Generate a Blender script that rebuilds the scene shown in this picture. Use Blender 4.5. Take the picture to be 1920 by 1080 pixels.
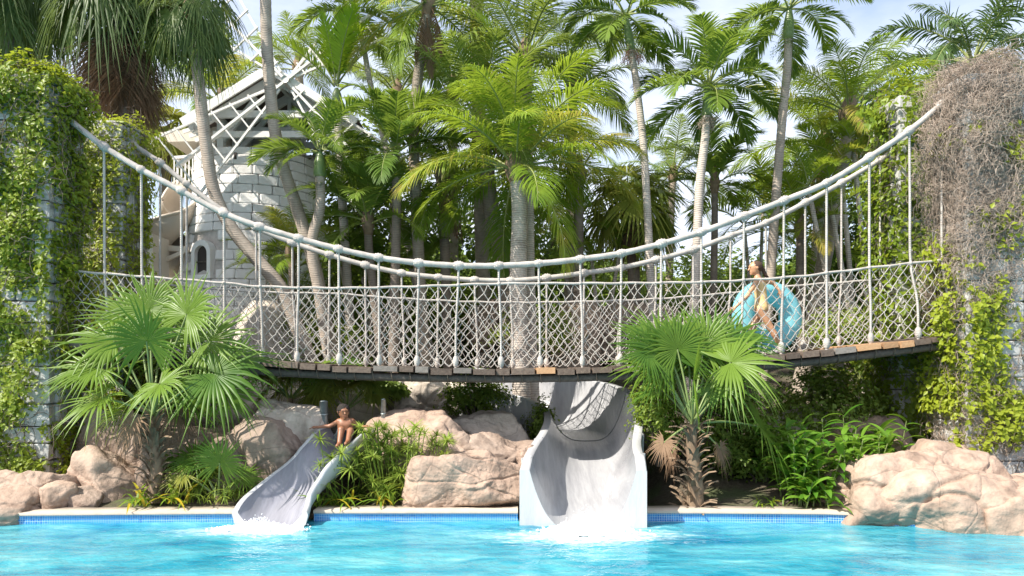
import bpy, bmesh, math, random
import numpy as np
from mathutils import Vector, Matrix, noise as mnoise

for o in list(bpy.data.objects): bpy.data.objects.remove(o)
SC = bpy.context.scene
COL = SC.collection
R = math.radians
rng = np.random.default_rng(7)
random.seed(7)

# ------------------------------------------------------------------ camera
F, HC, HOR = 1320.0, 2.02, 700.0          # focal length in photo pixels, eye height, horizon row
cd = bpy.data.cameras.new('Camera'); cam = bpy.data.objects.new('Camera', cd); COL.objects.link(cam)
cam.location = (0, 0, HC); cam.rotation_euler = (R(90), 0, 0)
cd.sensor_width = 36; cd.lens = 36*F/1920; cd.shift_y = (HOR-540)/1920
cd.clip_start = 0.1; cd.clip_end = 3000
SC.camera = cam

# ------------------------------------------------------------------ sky and sun
SUN_EL, SUN_AZ = 47.0, 213.0               # azimuth of the sun: counter-clockwise from +X (180 = from the left)
sd = Vector((math.cos(R(SUN_AZ))*math.cos(R(SUN_EL)), math.sin(R(SUN_AZ))*math.cos(R(SUN_EL)), math.sin(R(SUN_EL))))
W = bpy.data.worlds.new('World'); SC.world = W; W.use_nodes = True
nt = W.node_tree; nt.nodes.clear()
def wn(t, **k):
    n = nt.nodes.new(t)
    for a, b in k.items(): setattr(n, a, b)
    return n
sky = wn('ShaderNodeTexSky', sky_type='NISHITA', sun_disc=False)
sky.sun_elevation = R(SUN_EL); sky.sun_rotation = math.atan2(sd.x, sd.y)
sky.air_density = 1.0; sky.dust_density = 1.5; sky.ozone_density = 1.5
tc = wn('ShaderNodeTexCoord'); mp = wn('ShaderNodeMapping'); mp.inputs['Scale'].default_value = (1.0, 1.0, 3.2)
nz = wn('ShaderNodeTexNoise'); nz.inputs['Scale'].default_value = 2.3; nz.inputs['Detail'].default_value = 7; nz.inputs['Roughness'].default_value = .55
cr = wn('ShaderNodeValToRGB'); cr.color_ramp.elements[0].position = .36; cr.color_ramp.elements[1].position = .66
cr.color_ramp.elements[0].color = (.22, .22, .22, 1); cr.color_ramp.elements[1].color = (.95, .95, .95, 1)
mx = wn('ShaderNodeMix', data_type='RGBA'); mx.inputs[7].default_value = (5.0, 5.2, 5.8, 1)
bg = wn('ShaderNodeBackground'); bg.inputs['Strength'].default_value = .138
out = wn('ShaderNodeOutputWorld')
L = nt.links.new
L(tc.outputs['Generated'], mp.inputs[0]); L(mp.outputs[0], nz.inputs[0]); L(nz.outputs[0], cr.inputs[0])
L(cr.outputs[0], mx.inputs[0]); L(sky.outputs[0], mx.inputs[6]); L(mx.outputs[2], bg.inputs[0]); L(bg.outputs[0], out.inputs[0])
sl = bpy.data.lights.new('sun', 'SUN'); sl.energy = 4.8; sl.angle = R(.6); sl.color = (1, .94, .84)
so = bpy.data.objects.new('sun', sl); COL.objects.link(so)
so.rotation_euler = (-sd).to_track_quat('-Z', 'Y').to_euler()
SC.view_settings.view_transform = 'Standard'; SC.view_settings.look = 'None'
SC.view_settings.exposure = .92; SC.view_settings.gamma = 1
SC.render.engine = 'CYCLES'
SC.cycles.max_bounces = 4; SC.cycles.diffuse_bounces = 3; SC.cycles.glossy_bounces = 2; SC.cycles.transmission_bounces = 3; SC.cycles.transparent_max_bounces = 4
SC.cycles.caustics_reflective = False; SC.cycles.caustics_refractive = False

def at(px, py, Y): return Vector(((px-960)*Y/F, Y, HC+(HOR-py)*Y/F))

# ------------------------------------------------------------------ helpers
def tag(o, label=None, cat=None, group=None, kind=None):
    if label: o['label'] = label
    if cat: o['category'] = cat
    if group: o['group'] = group
    if kind: o['kind'] = kind
    return o
def empty(name, loc, label, cat, group=None):
    o = bpy.data.objects.new(name, None); COL.objects.link(o); o.location = loc; o.empty_display_size = .1
    return tag(o, label, cat, group)
def mesh(name, V, Fc, mats, midx=None, smooth=False, uv=None):
    me = bpy.data.meshes.new(name)
    V = np.asarray(V, dtype=np.float64)
    if isinstance(Fc, np.ndarray):
        n, k = Fc.shape
        me.vertices.add(len(V)); me.vertices.foreach_set('co', V.astype(np.float32).ravel())
        me.loops.add(n*k); me.loops.foreach_set('vertex_index', Fc.astype(np.int32).ravel())
        me.polygons.add(n); me.polygons.foreach_set('loop_start', np.arange(0, n*k, k, dtype=np.int32))
        me.polygons.foreach_set('loop_total', np.full(n, k, dtype=np.int32))
        me.update(calc_edges=True)
    else:
        me.from_pydata([tuple(v) for v in V], [], Fc)
    for m in (mats if isinstance(mats, (list, tuple)) else [mats]): me.materials.append(m)
    if midx is not None: me.polygons.foreach_set('material_index', np.asarray(midx, dtype=np.int32))
    if smooth: me.polygons.foreach_set('use_smooth', np.ones(len(me.polygons), dtype=bool))
    if uv is not None:
        l = me.uv_layers.new(name='UVMap'); l.data.foreach_set('uv', np.asarray(uv, dtype=np.float32).ravel())
    me.validate(); me.update()
    return me
def link(name, me, parent=None, loc=(0, 0, 0), rot=(0, 0, 0), scale=(1, 1, 1)):
    o = bpy.data.objects.new(name, me); COL.objects.link(o)
    o.parent = parent; o.location = loc; o.rotation_euler = rot
    o.scale = scale if hasattr(scale, '__len__') else (scale,)*3
    return o

# --- numpy perlin noise
_perm = np.random.default_rng(3).permutation(256); _perm = np.concatenate([_perm, _perm, _perm])
_grad = np.random.default_rng(4).normal(size=(256, 3)); _grad /= np.linalg.norm(_grad, axis=1)[:, None]
def perlin(P):
    P = np.asarray(P, dtype=float); i = np.floor(P).astype(int); f = P-i; i &= 255
    u = f*f*f*(f*(f*6-15)+10); res = 0
    for dx in (0, 1):
        for dy in (0, 1):
            for dz in (0, 1):
                h = _perm[_perm[_perm[(i[..., 0]+dx) & 255]+((i[..., 1]+dy) & 255)]+((i[..., 2]+dz) & 255)]
                g = _grad[h]
                d = g[..., 0]*(f[..., 0]-dx)+g[..., 1]*(f[..., 1]-dy)+g[..., 2]*(f[..., 2]-dz)
                w = (u[..., 0] if dx else 1-u[..., 0])*(u[..., 1] if dy else 1-u[..., 1])*(u[..., 2] if dz else 1-u[..., 2])
                res = res+d*w
    return res*1.6
def fbm(P, oct=4, rough=.5):
    P = np.asarray(P, dtype=float); a = 1; s = 0
    for k in range(oct): s = s+a*perlin(P*2**k+17.3*k); a *= rough
    return s

class MB:
    """collects pieces into one mesh"""
    def __init__(s): s.V = []; s.F = []; s.M = []; s.n = 0
    def add(s, V, Fc, m=0):
        V = np.asarray(V, dtype=float)
        s.V.append(V); s.F += [tuple(int(i)+s.n for i in f) for f in Fc]; s.M += [m]*len(Fc); s.n += len(V)
    def tube(s, P, r, k=6, m=0, cap=True, closed=False):
        P = np.asarray([tuple(p) for p in P], dtype=float); n = len(P)
        r = np.broadcast_to(np.asarray(r, dtype=float), (n,))
        T = np.gradient(P, axis=0) if not closed else np.roll(P, -1, 0)-np.roll(P, 1, 0)
        T /= np.linalg.norm(T, axis=1)[:, None]+1e-12
        ref = np.array([0, 0, 1.]) if abs(T[:, 2]).mean() < .8 else np.array([1., 0, 0])
        A = np.cross(T, ref); A /= np.linalg.norm(A, axis=1)[:, None]+1e-12; B = np.cross(T, A)
        th = np.arange(k)*2*np.pi/k
        V = P[:, None]+r[:, None, None]*(A[:, None]*np.cos(th)[None, :, None]+B[:, None]*np.sin(th)[None, :, None])
        V = V.reshape(-1, 3); Fc = []
        for i in range(n if closed else n-1):
            j = (i+1) % n
            for q in range(k):
                Fc.append((i*k+q, i*k+(q+1) % k, j*k+(q+1) % k, j*k+q))
        if cap and not closed: Fc.append(tuple(range(k))); Fc.append(tuple(range((n-1)*k, n*k))[::-1])
        s.add(V, Fc, m)
    def box(s, c, d, rot=None, m=0, jit=0):
        x, y, z = d[0]/2, d[1]/2, d[2]/2
        V = np.array([(-x, -y, -z), (x, -y, -z), (x, y, -z), (-x, y, -z), (-x, -y, z), (x, -y, z), (x, y, z), (-x, y, z)])
        if jit: V = V+rng.uniform(-jit, jit, V.shape)
        if rot is not None: V = V@np.array(rot).T
        s.add(V+np.array(c), [(0, 3, 2, 1), (4, 5, 6, 7), (0, 1, 5, 4), (1, 2, 6, 5), (2, 3, 7, 6), (3, 0, 4, 7)], m)
    def bar(s, a, b, w, h, m=0, up=(0, 0, 1)):
        a = np.array(tuple(a), dtype=float); b = np.array(tuple(b), dtype=float); t = b-a; l = np.linalg.norm(t); t /= l
        u = np.array(up, dtype=float)
        if abs(t@u) > .97: u = np.array([0, 1., 0])
        sx = np.cross(t, u); sx /= np.linalg.norm(sx); uz = np.cross(sx, t)
        s.box((a+b)/2, (l, w, h), np.stack([t, sx, uz], 1), m)
    def mesh(s, name, mats, smooth=False): return mesh(name, np.concatenate(s.V), s.F, mats, s.M, smooth)
    def build(s, name, mats, parent=None, smooth=False, loc=(0, 0, 0)): return link(name, s.mesh(name, mats, smooth), parent, loc)

def spline(P, n):
    """Catmull-Rom through points"""
    P = np.asarray([tuple(p) for p in P], dtype=float)
    if len(P) < 3:
        t = np.linspace(0, 1, n)[:, None]; return P[0]*(1-t)+P[-1]*t
    Q = np.vstack([2*P[0]-P[1], P, 2*P[-1]-P[-2]])
    t = np.linspace(0, len(P)-1-1e-6, n); i = t.astype(int); f = (t-i)[:, None]
    a, b, c, d = Q[i], Q[i+1], Q[i+2], Q[i+3]
    return .5*((2*b)+(c-a)*f+(2*a-5*b+4*c-d)*f**2+(-a+3*b-3*c+d)*f**3)

# ------------------------------------------------------------------ materials
def mat(name):
    m = bpy.data.materials.new(name); m.use_nodes = True
    n = m.node_tree; n.nodes.clear()
    o = n.nodes.new('ShaderNodeOutputMaterial'); p = n.nodes.new('ShaderNodeBsdfPrincipled')
    n.links.new(p.outputs[0], o.inputs[0])
    return m, n, p, o
def node(n, t, ins=None, **k):
    x = n.nodes.new(t)
    for a, b in k.items(): setattr(x, a, b)
    for a, b in (ins or {}).items():
        if hasattr(b, 'is_output'): n.links.new(b, x.inputs[a])
        else: x.inputs[a].default_value = b
    return x
def c4(c): return (c[0], c[1], c[2], 1)
def ramp(n, fac, stops):
    r = n.nodes.new('ShaderNodeValToRGB'); e = r.color_ramp.elements
    while len(e) < len(stops): e.new(.5)
    for x, (p, c) in zip(e, stops): x.position = p; x.color = c4(c)
    n.links.new(fac, r.inputs[0]); return r.outputs[0]
def mixc(n, f, a, b, blend='MIX'):
    x = n.nodes.new('ShaderNodeMix'); x.data_type = 'RGBA'; x.blend_type = blend
    for i, v in ((0, f), (6, a), (7, b)):
        if hasattr(v, 'is_output'): n.links.new(v, x.inputs[i])
        elif i == 0: x.inputs[0].default_value = v
        else: x.inputs[i].default_value = c4(v)
    return x.outputs[2]
def noise(n, scale, detail=4, vec=None, rough=.55, dist=0):
    x = node(n, 'ShaderNodeTexNoise', {'Scale': scale, 'Detail': detail, 'Roughness': rough, 'Distortion': dist})
    if vec is not None: n.links.new(vec, x.inputs['Vector'])
    return x.outputs[0]
def wpos(n): return n.nodes.new('ShaderNodeNewGeometry').outputs['Position']
def opos(n): return n.nodes.new('ShaderNodeTexCoord').outputs['Object']
def scaled(n, vec, s): return node(n, 'ShaderNodeMapping', {'Vector': vec, 'Scale': s}).outputs[0]
def bump(n, p, h, strength=.4, dist=.02):
    b = node(n, 'ShaderNodeBump', {'Height': h, 'Strength': strength, 'Distance': dist}); n.links.new(b.outputs[0], p.inputs['Normal']); return b

def leaf_mat(name, a, b, tr, trans=.35, rough=.42, dead=None, nscale=3.0):
    """a,b: two leaf colours; tr: light passing through"""
    m, n, p, o = mat(name)
    oi = n.nodes.new('ShaderNodeObjectInfo')
    ns = noise(n, nscale, 3, wpos(n))
    f = node(n, 'ShaderNodeMath', {0: oi.outputs['Random'], 1: ns}, operation='ADD')
    f2 = node(n, 'ShaderNodeMapRange', {0: f.outputs[0], 1: .45, 2: 1.45})
    stops = [(0, a), (.75, b)] + ([(1, dead)] if dead else [])
    c = ramp(n, f2.outputs[0], stops)
    n.links.new(c, p.inputs['Base Color']); p.inputs['Roughness'].default_value = rough
    p.inputs['Specular IOR Level'].default_value = .25
    t = node(n, 'ShaderNodeBsdfTranslucent', {'Color': mixc(n, .5, c, tr)})
    mxs = node(n, 'ShaderNodeMixShader', {0: trans, 1: p.outputs[0], 2: t.outputs[0]})
    n.links.new(mxs.outputs[0], o.inputs[0])
    return m
def plain(name, c, rough=.6, var=.15, scale=6, bmp=.15, metal=0, spec=.5):
    m, n, p, o = mat(name); ns = noise(n, scale, 5, wpos(n))
    cc = ramp(n, ns, [(.25, tuple(x*(1-var) for x in c)), (.75, tuple(min(1, x*(1+var)) for x in c))])
    n.links.new(cc, p.inputs['Base Color']); p.inputs['Roughness'].default_value = rough; p.inputs['Metallic'].default_value = metal
    p.inputs['Specular IOR Level'].default_value = spec
    if bmp: bump(n, p, noise(n, scale*4, 4, wpos(n)), bmp, .01)
    return m

M = {}
M['coco'] = leaf_mat('coconut leaf', (.09, .175, .02), (.23, .325, .032), (.55, .66, .05), .42, .45, (.38, .31, .07))
M['cocod'] = leaf_mat('dark coconut leaf', (.08, .14, .03), (.2, .27, .05), (.46, .56, .08), .38, .4)
M['adon'] = leaf_mat('feather palm leaf', (.07, .135, .022), (.16, .24, .04), (.42, .54, .06), .38, .42)
M['royal'] = leaf_mat('royal palm leaf', (.045, .09, .03), (.085, .14, .04), (.2, .3, .06), .3, .4)
M['bright'] = leaf_mat('young palm leaf', (.16, .30, .02), (.30, .42, .03), (.6, .75, .05), .45, .4)
M['fan'] = leaf_mat('fan palm leaf', (.05, .12, .014), (.125, .205, .024), (.34, .48, .05), .28, .38)
M['fand'] = leaf_mat('grey green fan leaf', (.06, .1, .03), (.12, .17, .045), (.28, .36, .08), .32, .42)
M['fany'] = leaf_mat('yellow fan leaf', (.15, .21, .03), (.26, .27, .05), (.5, .5, .08), .4, .42)
M['dead'] = leaf_mat('dead palm leaf', (.13, .075, .045), (.22, .14, .085), (.25, .14, .07), .15, .7)
M['ivy'] = leaf_mat('ivy leaf', (.13, .2, .02), (.36, .4, .035), (.6, .66, .05), .38, .4, nscale=5)
M['shrub'] = leaf_mat('shrub leaf', (.06, .12, .02), (.17, .24, .04), (.4, .52, .07), .38, .42, nscale=5)
M['shrubl'] = leaf_mat('light shrub leaf', (.12, .19, .025), (.26, .33, .05), (.5, .6, .08), .38, .42, nscale=5)
M['ginger'] = leaf_mat('ginger leaf', (.05, .15, .015), (.14, .27, .03), (.38, .58, .05), .38, .36, nscale=4)
M['lily'] = leaf_mat('strap leaf', (.09, .19, .02), (.2, .29, .03), (.45, .55, .06), .36, .35, (.5, .36, .03), nscale=4)
M['papyrus'] = leaf_mat('papyrus', (.11, .19, .03), (.26, .34, .06), (.5, .6, .08), .33, .4, nscale=4)
M['rachis'] = plain('leaf stalk', (.23, .26, .08), .5, .2, 8, 0)
M['petiole'] = plain('fan leaf stalk', (.17, .22, .07), .5, .2, 8, 0)
M['shaft'] = plain('green crownshaft', (.14, .2, .07), .4, .2, 5, .05)
M['twig'] = plain('dry vine twig', (.38, .3, .24), .85, .3, 9, 0)
M['stem'] = plain('vine stem', (.13, .1, .075), .8, .3, 9, 0)
M['fibre'] = plain('palm fibre', (.2, .14, .09), .9, .3, 12, .4)
M['fruit'] = plain('red palm fruit', (.34, .1, .05), .45, .35, 40, 0)
M['fruitg'] = plain('green palm fruit', (.2, .24, .06), .45, .35, 40, 0)

def trunk_mat(name, a, b, ring=9.0):
    m, n, p, o = mat(name); w = wpos(n)
    wv = node(n, 'ShaderNodeTexWave', {'Vector': w, 'Scale': ring, 'Distortion': 2.2, 'Detail': 2, 'Detail Scale': 1.2}, wave_type='BANDS', bands_direction='Z')
    ns = noise(n, 3.5, 6, w, .65); f = node(n, 'ShaderNodeMath', {0: wv.outputs[1], 1: .3}, operation='MULTIPLY')
    f2 = node(n, 'ShaderNodeMath', {0: f.outputs[0], 1: ns}, operation='ADD')
    n.links.new(ramp(n, f2.outputs[0], [(.3, b), (.6, a), (.9, tuple(min(1, x*1.3) for x in a))]), p.inputs['Base Color'])
    p.inputs['Roughness'].default_value = .85
    bump(n, p, f2.outputs[0], .5, .03); return m
M['trunk'] = trunk_mat('palm bark', (.32, .265, .215), (.13, .1, .08))
M['trunkp'] = trunk_mat('pale palm bark', (.44, .38, .33), (.2, .165, .14), 7)
M['trunkd'] = trunk_mat('dark palm bark', (.2, .16, .13), (.09, .07, .055))

def rock_mat(name, lo, mid, hi):
    m, n, p, o = mat(name); w = wpos(n)
    a = noise(n, .9, 8, w, .6, .4); b = noise(n, 7, 6, w, .65)
    c = ramp(n, a, [(.28, lo), (.5, mid), (.72, hi)])
    c = mixc(n, .35, c, ramp(n, b, [(.3, tuple(x*.55 for x in lo)), (.7, hi)]))
    st = noise(n, 1.0, 5, scaled(n, w, (3, 3, .8)), .6)
    c = mixc(n, ramp(n, st, [(.5, (0, 0, 0)), (.7, (.75, .75, .75))]), c, tuple(x*.5 for x in lo))
    n.links.new(c, p.inputs['Base Color']); p.inputs['Roughness'].default_value = .88
    vo = node(n, 'ShaderNodeTexVoronoi', {'Vector': node(n, 'ShaderNodeMixRGB', {0: .25, 1: w, 2: node(n, 'ShaderNodeTexNoise', {'Vector': w, 'Scale': 1.7}).outputs[1]}).outputs[0], 'Scale': 1.3}, feature='DISTANCE_TO_EDGE')
    cr_ = ramp(n, vo.outputs[0], [(0, (0, 0, 0)), (.025, (1, 1, 1))])
    c = mixc(n, ramp(n, vo.outputs[0], [(0, (.4, .4, .4)), (.01, (0, 0, 0))]), c, tuple(x*.3 for x in lo)); n.links.new(c, p.inputs['Base Color'])
    h = mixc(n, .12, b, cr_)
    bump(n, p, h, .7, .06); return m
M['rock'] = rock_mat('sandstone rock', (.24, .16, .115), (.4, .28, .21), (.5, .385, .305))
M['rock_lit'] = rock_mat('sunlit sandstone', (.42, .34, .27), (.58, .495, .41), (.68, .61, .53))  # same sandstone made paler: sunlight put into the colour
M['rock_shade'] = rock_mat('shaded sandstone', (.2, .135, .1), (.3, .215, .165), (.42, .33, .265))  # same sandstone made browner: shade put into the colour

def stone_mat(name, lo, hi, dirt, amt=.5):
    m, n, p, o = mat(name); w = wpos(n); oi = n.nodes.new('ShaderNodeObjectInfo')
    a = noise(n, 2.2, 6, w, .6); c = ramp(n, a, [(.3, lo), (.7, hi)])
    c = mixc(n, node(n, 'ShaderNodeMath', {0: oi.outputs['Random'], 1: .3}, operation='MULTIPLY').outputs[0], c, tuple(x*.7 for x in lo))
    d = noise(n, 3.0, 8, w, .7, .6)
    c = mixc(n, ramp(n, d, [(.5, (0, 0, 0)), (.68, (amt,)*3)]), c, dirt)
    n.links.new(c, p.inputs['Base Color']); p.inputs['Roughness'].default_value = .9
    bump(n, p, noise(n, 14, 6, w, .65), .5, .03); return m
M['stone'] = stone_mat('grey coral stone', (.38, .37, .36), (.58, .57, .55), (.13, .12, .11), .8)
M['tower'] = stone_mat('whitewashed stone', (.78, .75, .72), (.86, .84, .81), (.5, .44, .4), .35)
M['mortar'] = plain('dark mortar', (.16, .145, .13), .95, .3, 8, .2)
M['mortart'] = plain('tower mortar', (.5, .45, .41), .95, .25, 8, .2)
M['whitepaint'] = plain('white paint', (.78, .76, .73), .5, .06, 3, .03)
M['cream'] = plain('cream render', (.68, .6, .5), .8, .08, 2, .1)
M['beige'] = plain('beige fibreglass', (.55, .47, .38), .45, .1, 2, .02)
M['dark'] = plain('opening shade', (.05, .04, .035), .9, .2, 5, 0)  # near-black colour standing for the shade inside wall openings
M['shingle'] = plain('brown roof boards', (.16, .12, .1), .85, .3, 10, .3)
M['metal'] = plain('weathered grey metal', (.28, .31, .31), .45, .25, 12, .1, .6)
M['lantern'] = plain('lantern bronze', (.1, .095, .09), .5, .3, 12, .1, .7)
M['frost'] = plain('frosted lantern glass', (.62, .62, .58), .3, .08, 8, 0)
M['coping'] = plain('coping stone', (.44, .37, .3), .8, .12, 7, .15)
def rope_mat():
    m, n, p, o = mat('grey rope'); w = wpos(n)
    ns = noise(n, 6, 5, w, .6)
    n.links.new(ramp(n, ns, [(.25, (.32, .29, .265)), (.5, (.47, .425, .385)), (.75, (.58, .53, .48))]), p.inputs['Base Color'])
    p.inputs['Roughness'].default_value = .85
    wv = node(n, 'ShaderNodeTexWave', {'Vector': w, 'Scale': 22, 'Distortion': .6}, wave_type='BANDS', bands_direction='DIAGONAL')
    bump(n, p, wv.outputs[1], .6, .012); return m
M['rope'] = rope_mat()
def wood_mat(name, a, b):
    m, n, p, o = mat(name); w = wpos(n); oi = n.nodes.new('ShaderNodeObjectInfo')
    ns = noise(n, 2.5, 6, scaled(n, w, (8, 1.2, 8)), .65)
    c = ramp(n, ns, [(.3, a), (.7, b)])
    c = mixc(n, node(n, 'ShaderNodeMath', {0: oi.outputs['Random'], 1: .6}, operation='MULTIPLY').outputs[0], c, tuple(x*.45 for x in a))
    n.links.new(c, p.inputs['Base Color']); p.inputs['Roughness'].default_value = .8
    bump(n, p, ns, .5, .02); return m
M['plank'] = wood_mat('weathered plank', (.09, .06, .045), (.2, .15, .115))
M['plankg'] = wood_mat('grey plank', (.18, .155, .135), (.3, .265, .235))
M['plankn'] = wood_mat('new orange plank', (.4, .22, .11), (.5, .3, .16))
M['beam'] = wood_mat('dark beam', (.06, .05, .042), (.15, .12, .1))
def soil_mat():
    m, n, p, o = mat('soil'); w = wpos(n)
    a = noise(n, .6, 5, w); b = noise(n, 12, 6, w, .7)
    c = mixc(n, .5, ramp(n, a, [(.35, (.06, .045, .03)), (.65, (.14, .11, .075))]), ramp(n, b, [(.35, (.04, .035, .02)), (.7, (.16, .13, .09))]))
    g = noise(n, 1.5, 4, w)
    c = mixc(n, ramp(n, g, [(.5, (0, 0, 0)), (.62, (.7, .7, .7))]), c, (.06, .09, .025))
    n.links.new(c, p.inputs['Base Color']); p.inputs['Roughness'].default_value = .95
    bump(n, p, b, .8, .05); return m
M['soil'] = soil_mat()
def tile_mat():
    m, n, p, o = mat('blue mosaic tile'); uv = node(n, 'ShaderNodeUVMap').outputs[0]
    br = node(n, 'ShaderNodeTexBrick', {'Vector': uv, 'Color1': c4((.015, .16, .5)), 'Color2': c4((.06, .30, .66)), 'Mortar': c4((.45, .58, .66)), 'Scale': 1.0, 'Mortar Size': .0028, 'Brick Width': .032, 'Row Height': .032, 'Bias': -.1}, offset=0)
    lg = noise(n, .8, 2, uv)
    n.links.new(mixc(n, ramp(n, lg, [(.45, (0, 0, 0)), (.55, (.5, .5, .5))]), br.outputs[0], (.12, .4, .75)), p.inputs['Base Color'])
    p.inputs['Roughness'].default_value = .138
    bump(n, p, br.outputs[1], -.3, .004); return m
M['tile'] = tile_mat()
def gel_mat(name, a, b, rough):
    m, n, p, o = mat(name); w = wpos(n)
    ns = noise(n, 1.6, 5, scaled(n, w, (5, .5, .8)), .65)
    n.links.new(ramp(n, ns, [(.3, a), (.7, b)]), p.inputs['Base Color']); p.inputs['Roughness'].default_value = rough
    bump(n, p, noise(n, 9, 4, scaled(n, w, (2.5, .35, .6)), .6), .22, .03); return m
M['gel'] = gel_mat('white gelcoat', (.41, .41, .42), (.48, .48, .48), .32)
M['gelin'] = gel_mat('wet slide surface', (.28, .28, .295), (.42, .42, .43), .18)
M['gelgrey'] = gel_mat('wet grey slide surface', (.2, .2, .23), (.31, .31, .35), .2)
M['seam'] = plain('slide seam', (.2, .2, .2), .7, .1, 5, 0)

def water_mat():
    m, n, p, o = mat('pool water'); w = wpos(n)
    a = noise(n, 1.1, 4, scaled(n, w, (.6, 1.6, 1)), .6, .8); b = noise(n, 5, 4, scaled(n, w, (.6, 1.5, 1)), .6, .6)
    f = node(n, 'ShaderNodeMath', {0: a, 1: node(n, 'ShaderNodeMath', {0: b, 1: .35}, operation='MULTIPLY').outputs[0]}, operation='ADD').outputs[0]
    c = ramp(n, f, [(.44, (.0, .12, .22)), (.6, (.025, .24, .325)), (.78, (.085, .34, .395)), (.92, (.2, .45, .47))])  # lighter and darker turquoise patches paint refracted light into the water colour
    sx = node(n, 'ShaderNodeSeparateXYZ', {0: w}); fo = None
    for (fx, fy, rx, ry) in ((.98, 8.75, 1.3, .5), (-3.45, 8.98, 1.0, .3)):       # aerated water below the slide mouths
        dx = node(n, 'ShaderNodeMath', {0: node(n, 'ShaderNodeMath', {0: sx.outputs[0], 1: fx}, operation='SUBTRACT').outputs[0], 1: rx}, operation='DIVIDE').outputs[0]
        dy = node(n, 'ShaderNodeMath', {0: node(n, 'ShaderNodeMath', {0: sx.outputs[1], 1: fy}, operation='SUBTRACT').outputs[0], 1: ry}, operation='DIVIDE').outputs[0]
        d2 = node(n, 'ShaderNodeMath', {0: node(n, 'ShaderNodeMath', {0: dx, 1: 2.0}, operation='POWER').outputs[0], 1: node(n, 'ShaderNodeMath', {0: dy, 1: 2.0}, operation='POWER').outputs[0]}, operation='ADD').outputs[0]
        e_ = node(n, 'ShaderNodeMath', {0: 2.718, 1: node(n, 'ShaderNodeMath', {0: d2, 1: -1.0}, operation='MULTIPLY').outputs[0]}, operation='POWER').outputs[0]
        fo = e_ if fo is None else node(n, 'ShaderNodeMath', {0: fo, 1: e_}, operation='ADD').outputs[0]
    fn = noise(n, 9, 6, scaled(n, w, (.5, 1.6, 1)), .7, 1.0)
    fm = node(n, 'ShaderNodeMath', {0: node(n, 'ShaderNodeMath', {0: fo, 1: .42}, operation='MULTIPLY').outputs[0], 1: fn}, operation='ADD').outputs[0]
    c = mixc(n, ramp(n, fm, [(.66, (0, 0, 0)), (.95, (.85, .85, .85))]), c, (.72, .8, .82))
    n.links.new(c, p.inputs['Base Color']); p.inputs['Roughness'].default_value = .06; p.inputs['IOR'].default_value = 1.33
    p.inputs['Specular IOR Level'].default_value = .5
    h1 = noise(n, 7, 3, scaled(n, w, (.8, 1.2, 1)), .55, .5); h2 = noise(n, 22, 2, w, .5, .3)
    h = mixc(n, .25, h1, h2)
    bump(n, p, h, .5, .05); return m
M['water'] = water_mat()
m, n_, p_, o_ = mat('foam'); p_.inputs['Base Color'].default_value = (.88, .91, .93, 1); p_.inputs['Roughness'].default_value = .5
p_.inputs['Subsurface Weight'].default_value = .3; p_.inputs['Subsurface Radius'].default_value = (.05, .06, .07); M['foam'] = m
def skin(name, c):
    m, n, p, o = mat(name); ns = noise(n, 25, 4, wpos(n))
    n.links.new(ramp(n, ns, [(.3, tuple(x*.88 for x in c)), (.7, tuple(x*1.08 for x in c))]), p.inputs['Base Color'])
    p.inputs['Roughness'].default_value = .45; p.inputs['Subsurface Weight'].default_value = .08; p.inputs['Subsurface Radius'].default_value = (.02, .008, .004)
    return m
M['skin'] = skin('tanned skin', (.52, .27, .15)); M['skind'] = skin('brown skin', (.27, .115, .06))
M['hair'] = plain('brown hair', (.06, .03, .017), .75, .3, 60, .2); M['hairb'] = plain('dark hair', (.018, .012, .009), .85, .3, 60, .2)
M['suit'] = plain('yellow swimsuit', (.66, .43, .2), .7, .08, 20, .1); M['shorts'] = plain('dark shorts', (.03, .04, .045), .7, .3, 20, .2)
M['shoe'] = plain('grey shoe', (.42, .4, .39), .7, .15, 20, .2); M['eye'] = plain('eye', (.03, .02, .02), .2, .1, 20, 0); M['lip'] = plain('lip', (.4, .14, .1), .5, .1, 20, 0)
m, n_, p_, o_ = mat('blue vinyl'); p_.inputs['Base Color'].default_value = (.3, .66, .72, 1); p_.inputs['Roughness'].default_value = .18
t_ = node(n_, 'ShaderNodeBsdfTranslucent', {'Color': (.25, .75, .85, 1)}); s_ = node(n_, 'ShaderNodeMixShader', {0: .4, 1: p_.outputs[0], 2: t_.outputs[0]}); n_.links.new(s_.outputs[0], o_.inputs[0]); M['vinyl'] = m

# ================================================================== SETTING
def edgeY(x):      # far edge of the pool
    return np.interp(x, [-60, -7, -3, 2.5, 4.3, 5.0, 5.6, 7, 60], [9.3, 9.42, 9.6, 9.6, 9.53, 9.36, 9.12, 8.4, 8.0])
def tz(x, y):      # height of the ground
    x = np.asarray(x, dtype=float); y = np.asarray(y, dtype=float)
    z = np.interp(y, [9.4, 9.9, 11, 13, 15, 18, 22, 60, 400], [.10, .13, .3, .62, 1.25, 2.35, 2.9, 3.0, 3.0])
    z = z+.10*perlin(np.stack([x*.6, y*.6, 0*x], -1))*np.clip((y-10)/3, 0, 1)
    d = np.clip(1-np.abs(x-1.1)/1.7, 0, 1)*np.clip((14.8-y)/1.5, 0, 1); d2 = np.clip(1-np.abs(x+.2)/2.4, 0, 1)*np.clip(1-np.abs(y-14)/1.6, 0, 1)
    d3 = np.clip(1.25-np.abs(x+2.9)/.75, 0, 1)*np.clip((11.2-y)/.6, 0, 1)
    k = np.clip(np.maximum(np.maximum(d, d2), d3)*2.0, 0, 1)
    return z*(1-k)+np.minimum(z, -.12)*k
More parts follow.
